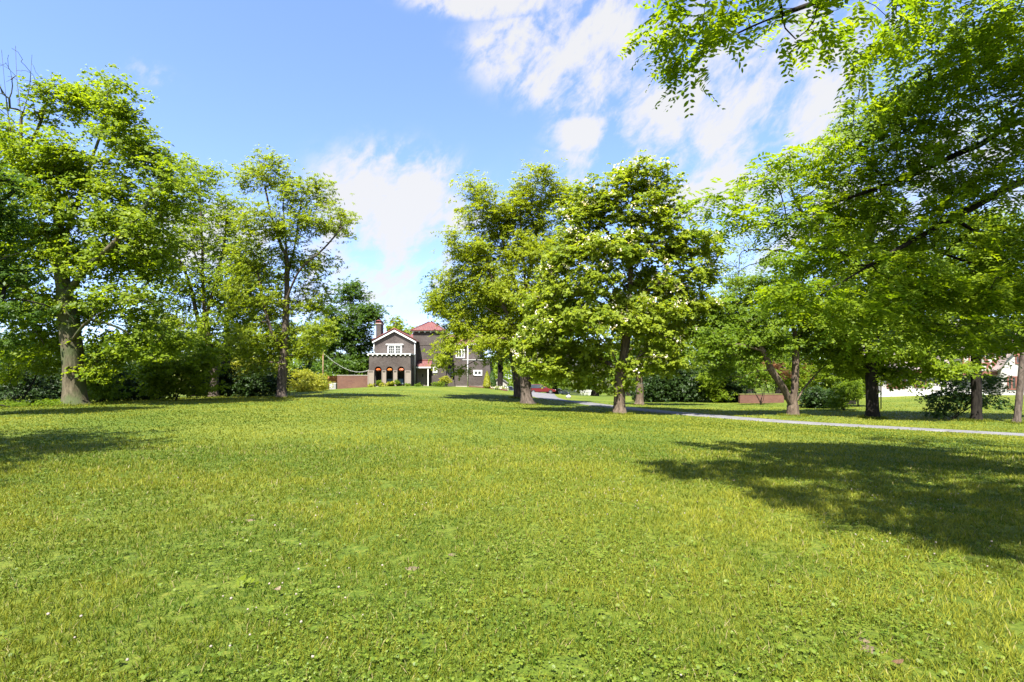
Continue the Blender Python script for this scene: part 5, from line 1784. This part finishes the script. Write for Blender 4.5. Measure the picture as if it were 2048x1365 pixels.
# ------------------------------------------------------------------ cars
def car(name, label, cat, px, d, rz, paint, L=4.6, W=1.85, H=1.7, suv=True, group=None):
    p = at(px, d)
    t = thing(name, label, cat, p, group, rz)
    x0, x1 = -L / 2, L / 2
    belt = H * .58
    prof = [(x0 + .05, .35), (x0, .62), (x0 + .06, belt - .02), (x0 + .25, belt + .01), (x1 - 1.25, belt), (x1 - .15, belt - .2), (x1, .62), (x1 - .05, .35)]
    bm = prism(bmesh.new(), prof, -W / 2, W / 2)
    bmesh.ops.bevel(bm, geom=[e for e in bm.edges if abs(e.verts[0].co.y - e.verts[1].co.y) < 1e-4], offset=.07, segments=3, affect='EDGES')
    body = obj('body', bm, paint, t)
    rf = x0 + (.35 if suv else .9)
    cab = [(x0 + .18, belt - .01), (rf, H - .02), (x1 - 2.25, H), (x1 - 1.25, belt - .01)]
    bm = bmesh.new()
    lo = [bm.verts.new((x, s * (W / 2 - .04), z)) for s in (-1, 1) for x, z in (cab[0], cab[3])]
    hi = [bm.verts.new((x, s * (W / 2 - .24), z)) for s in (-1, 1) for x, z in (cab[1], cab[2])]
    for q in ((lo[0], lo[1], hi[1], hi[0]), (lo[2], lo[3], hi[3], hi[2]), (lo[0], lo[2], hi[2], hi[0]), (lo[1], lo[3], hi[3], hi[1]), (hi[0], hi[1], hi[3], hi[2]), (lo[0], lo[1], lo[3], lo[2])):
        bm.faces.new(q)
    bmesh.ops.bevel(bm, geom=bm.edges[:], offset=.05, segments=2, affect='EDGES')
    obj('cabin', bm, paint, t)

    def quad_on(a0, a1, b0, b1, off, nm):
        c = (a0 + a1 + b0 + b1) / 4
        n = (a1 - a0).cross(b0 - a0).normalized()
        if n.dot(c - Vector((0, 0, H * .6))) < 0:
            n = -n
        pts = [c + (q - c) * .84 + n * off for q in (a0, a1, b1, b0)]
        bm = bmesh.new()
        f = bm.faces.new([bm.verts.new(q) for q in pts])
        r = bmesh.ops.extrude_face_region(bm, geom=[f])
        for v in r['geom']:
            if isinstance(v, bmesh.types.BMVert):
                v.co += n * .012
        obj(nm, bm, GLASS, t)
    V3 = lambda x, y, z: Vector((x, y, z))
    wl2, wh = W / 2 - .04, W / 2 - .24
    quad_on(V3(cab[0][0], -wl2, belt), V3(cab[0][0], wl2, belt), V3(cab[1][0], -wh, H), V3(cab[1][0], wh, H), .006, 'rear_window')
    quad_on(V3(cab[3][0], -wl2, belt), V3(cab[3][0], wl2, belt), V3(cab[2][0], -wh, H), V3(cab[2][0], wh, H), .006, 'windscreen')
    for s in (-1, 1):
        quad_on(V3(cab[0][0], s * wl2, belt), V3(cab[3][0], s * wl2, belt), V3(cab[1][0], s * wh, H), V3(cab[2][0], s * wh, H), .006, 'side_window')
        for wx_ in (x0 + .85, x1 - .9):
            bm = bmesh.new()
            bmesh.ops.create_cone(bm, cap_ends=True, segments=24, radius1=.35, radius2=.35, depth=.22)
            bmesh.ops.rotate(bm, verts=bm.verts, matrix=__import__('mathutils').Matrix.Rotation(rad(90), 3, 'X'))
            for v in bm.verts:
                v.co += Vector((wx_, s * (W / 2 - .10), .35))
            wh_ = obj('wheel', bm, plain('tyre', (.02, .02, .02), .9), t)
            bm = bmesh.new()
            bmesh.ops.create_cone(bm, cap_ends=True, segments=16, radius1=.2, radius2=.18, depth=.03)
            bmesh.ops.rotate(bm, verts=bm.verts, matrix=__import__('mathutils').Matrix.Rotation(rad(90), 3, 'X'))
            for v in bm.verts:
                v.co += Vector((wx_, s * (W / 2 + .022), .35))
            obj('rim', bm, plain('alloy', (.5, .5, .52), .3, metal=.9), wh_)
        obj('tail_light', bx(x0 - .02, x0 + .05, s * (W / 2 - .3) - .12, s * (W / 2 - .3) + .12, belt - .28, belt - .08), plain('tail_red', (.35, .01, .01), .3), t)
        obj('headlight', bx(x1 - .06, x1 + .012, s * (W / 2 - .32) - .16, s * (W / 2 - .32) + .16, .6, .74), plain('lamp_clear', (.6, .6, .6), .15), t)
    obj('bumper', bx(x0 - .07, x0 + .1, -W / 2 + .08, W / 2 - .08, .34, .52), plain('bumper_grey', (.25, .25, .26), .6), t)
    return t


car('parked_car', 'white SUV parked with its back to the lawn beside the locust trunk', 'car', 1016, 96, rad(96), plain('white_car_paint', (.80, .80, .80), .25, .02, spec=.6))
car('parked_car', 'red car with dark windows parked behind the locust trunk', 'car', 1082, 84, rad(8), plain('red_car_paint', (.12, .012, .015), .25, .05, spec=.6), H=1.6)
car('parked_car', 'small silver car far down the driveway, just right of the red car', 'car', 1117, 110, rad(20), plain('silver_car_paint', (.5, .5, .5), .3, .03, spec=.6), H=1.5, suv=False)

# ------------------------------------------------------------------ half-timbered house on the right
STUC = plain('white_stucco', (.34, .325, .30), .9, .08, 2, .3)
TIMB = plain('red_brown_timber', (.17, .065, .045), .8, .2)
SHIN = plain('pinkish_shingle', (.19, .155, .145), .95, .22, 9, .5)
YT = 62.0
tud = thing('timbered_house', 'white stucco house with red-brown half timbering and pinkish roof on the right', 'house')
tz = gz(wx(1900, YT), YT) - .8
x0_, x1_ = wx(1752, YT), wx(2180, YT)
ez = wz(742, YT)
obj('main_wall', bx(x0_, x1_, YT, YT + 9, tz, ez), STUC, tud)
rz_ = wz(668, YT + 4.5)
bm = prism_x(bmesh.new(), [(YT - .6, ez - .12), (YT + 4.5, rz_), (YT + 9.6, ez - .12), (YT + 9.6, ez + .08), (YT + 4.5, rz_ + .22), (YT - .6, ez + .08)], x0_ - .5, x1_ + .5)
obj('main_roof', bm, SHIN, tud)
obj('eave_board', bx(x0_ - .45, x1_ + .45, YT - .68, YT - .605, ez - .25, ez + .04), TIMB, tud)
# timbered upper gable
a_, b_ = wx(1925, YT - .9), wx(2000, YT - .9)
zl, zh = wz(746, YT - .9), wz(706, YT - .9)
zp = wz(672, YT - .9)
dorm = obj('dormer_wall', prism(bmesh.new(), [(a_, zl), (b_, zl), (b_, zh), ((a_ + b_) / 2, zp), (a_, zh)], YT - .9, YT + 4), STUC, tud)
bm = bmesh.new()
yb0, yb1 = YT - .97, YT - .903
for px in (1925.8, 1938, 1961, 1974, 1985.5, 1998):
    box(bm, wx(px, YT - .9) - .09, wx(px, YT - .9) + .09, yb0, yb1, zl, zh + .3)
for zz in (zl + .1, wz(727, YT - .9), zh - .05):
    box(bm, a_, b_, yb0 - .012, yb0 - .002, zz - .09, zz + .09)
for (pa, qa), (pb_, qb) in (((1963, 710), (1984, 742)), ((1996, 710), (1988, 742)), ((1940, 742), (1958, 712))):
    xa, xb, za, zb = wx(pa, YT - .9), wx(pb_, YT - .9), wz(qa, YT - .9), wz(qb, YT - .9)
    prism(bm, [(xa - .1, za), (xa + .1, za), (xb + .1, zb), (xb - .1, zb)], yb0 - .006, yb1 - .01)
obj('timbers', bm, TIMB, dorm)
bm = bmesh.new()
mx_ = (a_ + b_) / 2
for sg in (-1, 1):
    xe = mx_ + sg * ((b_ - a_) / 2 + .4)
    prism(bm, [(mx_, zp + .02), (xe, zh - .22), (xe, zh - .04), (mx_, zp + .24)], YT - 1.3, YT + 4)
obj('dormer_roof', bm, SHIN, tud)
obj('jetty_beam', bx(a_ - .1, b_ + .1, YT - 1.0, YT - .003, zl - .25, zl - .003), TIMB, tud)
# right cross gable with swept eave
a_, b_ = wx(2002, YT - 1.4), wx(2120, YT - 1.4)
zg = wz(722, YT - 1.4)
zpk = wz(672, YT - 1.4)
obj('cross_gable', prism(bmesh.new(), [(a_, tz), (b_, tz), (b_, zg), ((a_ + b_) / 2, zpk), (a_ + .5, zg + .3), (a_, zg - .6)], YT - 1.4, YT + 5), STUC, tud)
bm = bmesh.new()
mx_ = (a_ + b_) / 2
prism(bm, [(mx_, zpk + .02), (a_ + .45, zg + .3), (a_ - .2, zg - .75), (a_ - .9, zg - 1.25), (a_ - .9, zg - 1.1), (a_ - .25, zg - .55), (a_ + .35, zg + .5), (mx_, zpk + .25)], YT - 1.8, YT + 5)
prism(bm, [(mx_, zpk + .02), (b_ + .5, zg - .4), (b_ + .5, zg - .2), (mx_, zpk + .25)], YT - 1.8, YT + 5)
obj('cross_roof', bm, SHIN, tud)
zu, zv = wz(690, YT - 1.4), wz(726, YT - 1.4)
gt = bmesh.new()
prism(gt, [(wx(2026, YT - 1.4), wz(712, YT - 1.4)), (wx(2098, YT - 1.4), wz(712, YT - 1.4)), (mx_, wz(680, YT - 1.4))], YT - 1.5, YT - 1.403)
obj('gable_boarding', gt, plain('red_boarding', (.26, .10, .075), .8, .2), tud)


def tudor_window(px0, px1, py0, py1, y, n=3):
    a, b, zt_, zb_ = wx(px0, y), wx(px1, y), wz(py0, y), wz(py1, y)
    w_ = obj('window', frame_bm(a, b, zb_, zt_, .13, y - .08, y + .01), TIMB, tud)
    obj('pane', bx(a + .1, b - .1, y - .03, y - .012, zb_ + .1, zt_ - .1), GLASS, w_)
    bm = bmesh.new()
    for k in range(1, n):
        xm = a + (b - a) * k / n
        box(bm, xm - .08, xm + .08, y - .07, y - .034, zb_ + .13, zt_ - .13)
    obj('mullion', bm, TIMB, w_)


tudor_window(1773, 1811, 755, 777, YT, 4)
tudor_window(1829, 1852, 752, 776, YT, 2)
tudor_window(2014, 2040, 753, 780, YT - 1.4, 3)
tudor_window(2050, 2085, 753, 780, YT - 1.4, 3)
tudor_window(2030, 2046, 711.5, 728, YT - 1.4, 2)
obj('plinth', bx(x0_ - .1, wx(2001, YT), YT - .25, YT - .003, tz, wz(785, YT)), WHITE, tud)
obj('yellow_lintel', bx(wx(1815, YT), wx(1905, YT), YT - .15, YT - .003, wz(752, YT), wz(744.5, YT)), plain('ochre_board', (.30, .23, .04), .8), tud)
cx0, cx1 = wx(1889, YT + 4), wx(1914, YT + 4)
obj('chimney', bx(cx0, cx1, YT + 3.6, YT + 5, ez, wz(641, YT + 4)), plain('chimney_stone', (.42, .38, .36), .95, .3, 4, .6), tud)

# thin metal pole by the dark trunk
p = at(1762, 44)
t = thing('metal_pole', 'thin dark metal pole behind the straight blackish trunk', 'pole', p)
obj('shaft', tube(bmesh.new(), [(0, 0, -.3), (0, 0, wz(690, 44) - p.z)], .045, 8), plain('dark_metal', (.05, .045, .045), .6), t, True)
obj('cap', tube(bmesh.new(), [(0, 0, wz(690, 44) - p.z), (0, 0, wz(690, 44) - p.z + .08)], .06, 8), plain('dark_metal', (.05, .045, .045), .6), t)

# ------------------------------------------------------------------ fallen things on the near lawn
def fallen(name, label, px, py, L, wl2, mat, rz, curl=.25):
    d = 1.6 * FPX / (py - HOR)
    x_ = wx(px, d)
    bm = bmesh.new()
    n = 8
    rows = []
    for k in range(n + 1):
        u = k / n
        hw = wl2 * L / 2 * math.sin(math.pi * min(1, u * .93 + .05)) ** .8
        zz = .02 + curl * L * (u - .5) ** 2 * 2
        rows.append([bm.verts.new(((u - .5) * L, s * hw, zz + abs(s) * curl * L * .18)) for s in (-1, 0, 1)])
    for r0_, r1_ in zip(rows[:-1], rows[1:]):
        for k in (0, 1):
            bm.faces.new((r0_[k], r0_[k + 1], r1_[k + 1], r1_[k]))
    r = bmesh.ops.solidify(bm, geom=bm.faces[:], thickness=.002)
    o = obj(name, bm, mat, None, True)
    o.location = (x_, d, gz(x_, d) + .035)
    o.rotation_euler = (.15, -.1, rz)
    tag(o, label, 'leaf')


TAN = plain('dry_leaf', (.17, .10, .05), .8, .35, 40)
PINK = plain('faded_leaf', (.26, .205, .13), .8, .3, 40)
fallen('fallen_leaf', 'large tan dry leaf curled on the grass near the bottom right corner', 1795, 1348, .07, .45, TAN, .1)
fallen('fallen_leaf', 'pinkish dry leaf standing in the clover left of centre', 555, 1197, .055, .7, PINK, 1.1, .5)
fallen('fallen_leaf', 'pale dry leaf on the lawn further back, left of centre', 505, 1043, .05, .6, PINK, .3)
fallen('fallen_leaf', 'pale leaf lying at the left edge of the big patch of shade', 1467, 966, .06, .6, PINK, .6)
fallen('fallen_leaf', 'whitish leaf far out on the open lawn, left', 604, 871, .09, .6, PINK, .2)
# green compound leaf dropped on the lawn
d_ = 1.6 * FPX / (1148 - HOR)
o_ = np.array([[wx(555, d_), d_, gz(wx(555, d_), d_) + .06]])
rg2 = np.random.default_rng(17)
v, f, ti = compound(rg2, o_, np.array([[1.0, .2, .3]]), 1, .22, 6, .45, .055)
o = link('leaf_spray', np_mesh('leaf_spray', v - o_[0], f, ti), FRESH)
o.location = o_[0]
tag(o, 'fresh green spray of paired leaflets dropped on the near lawn', 'leaf')
print('leaf faces', TALLY[0])
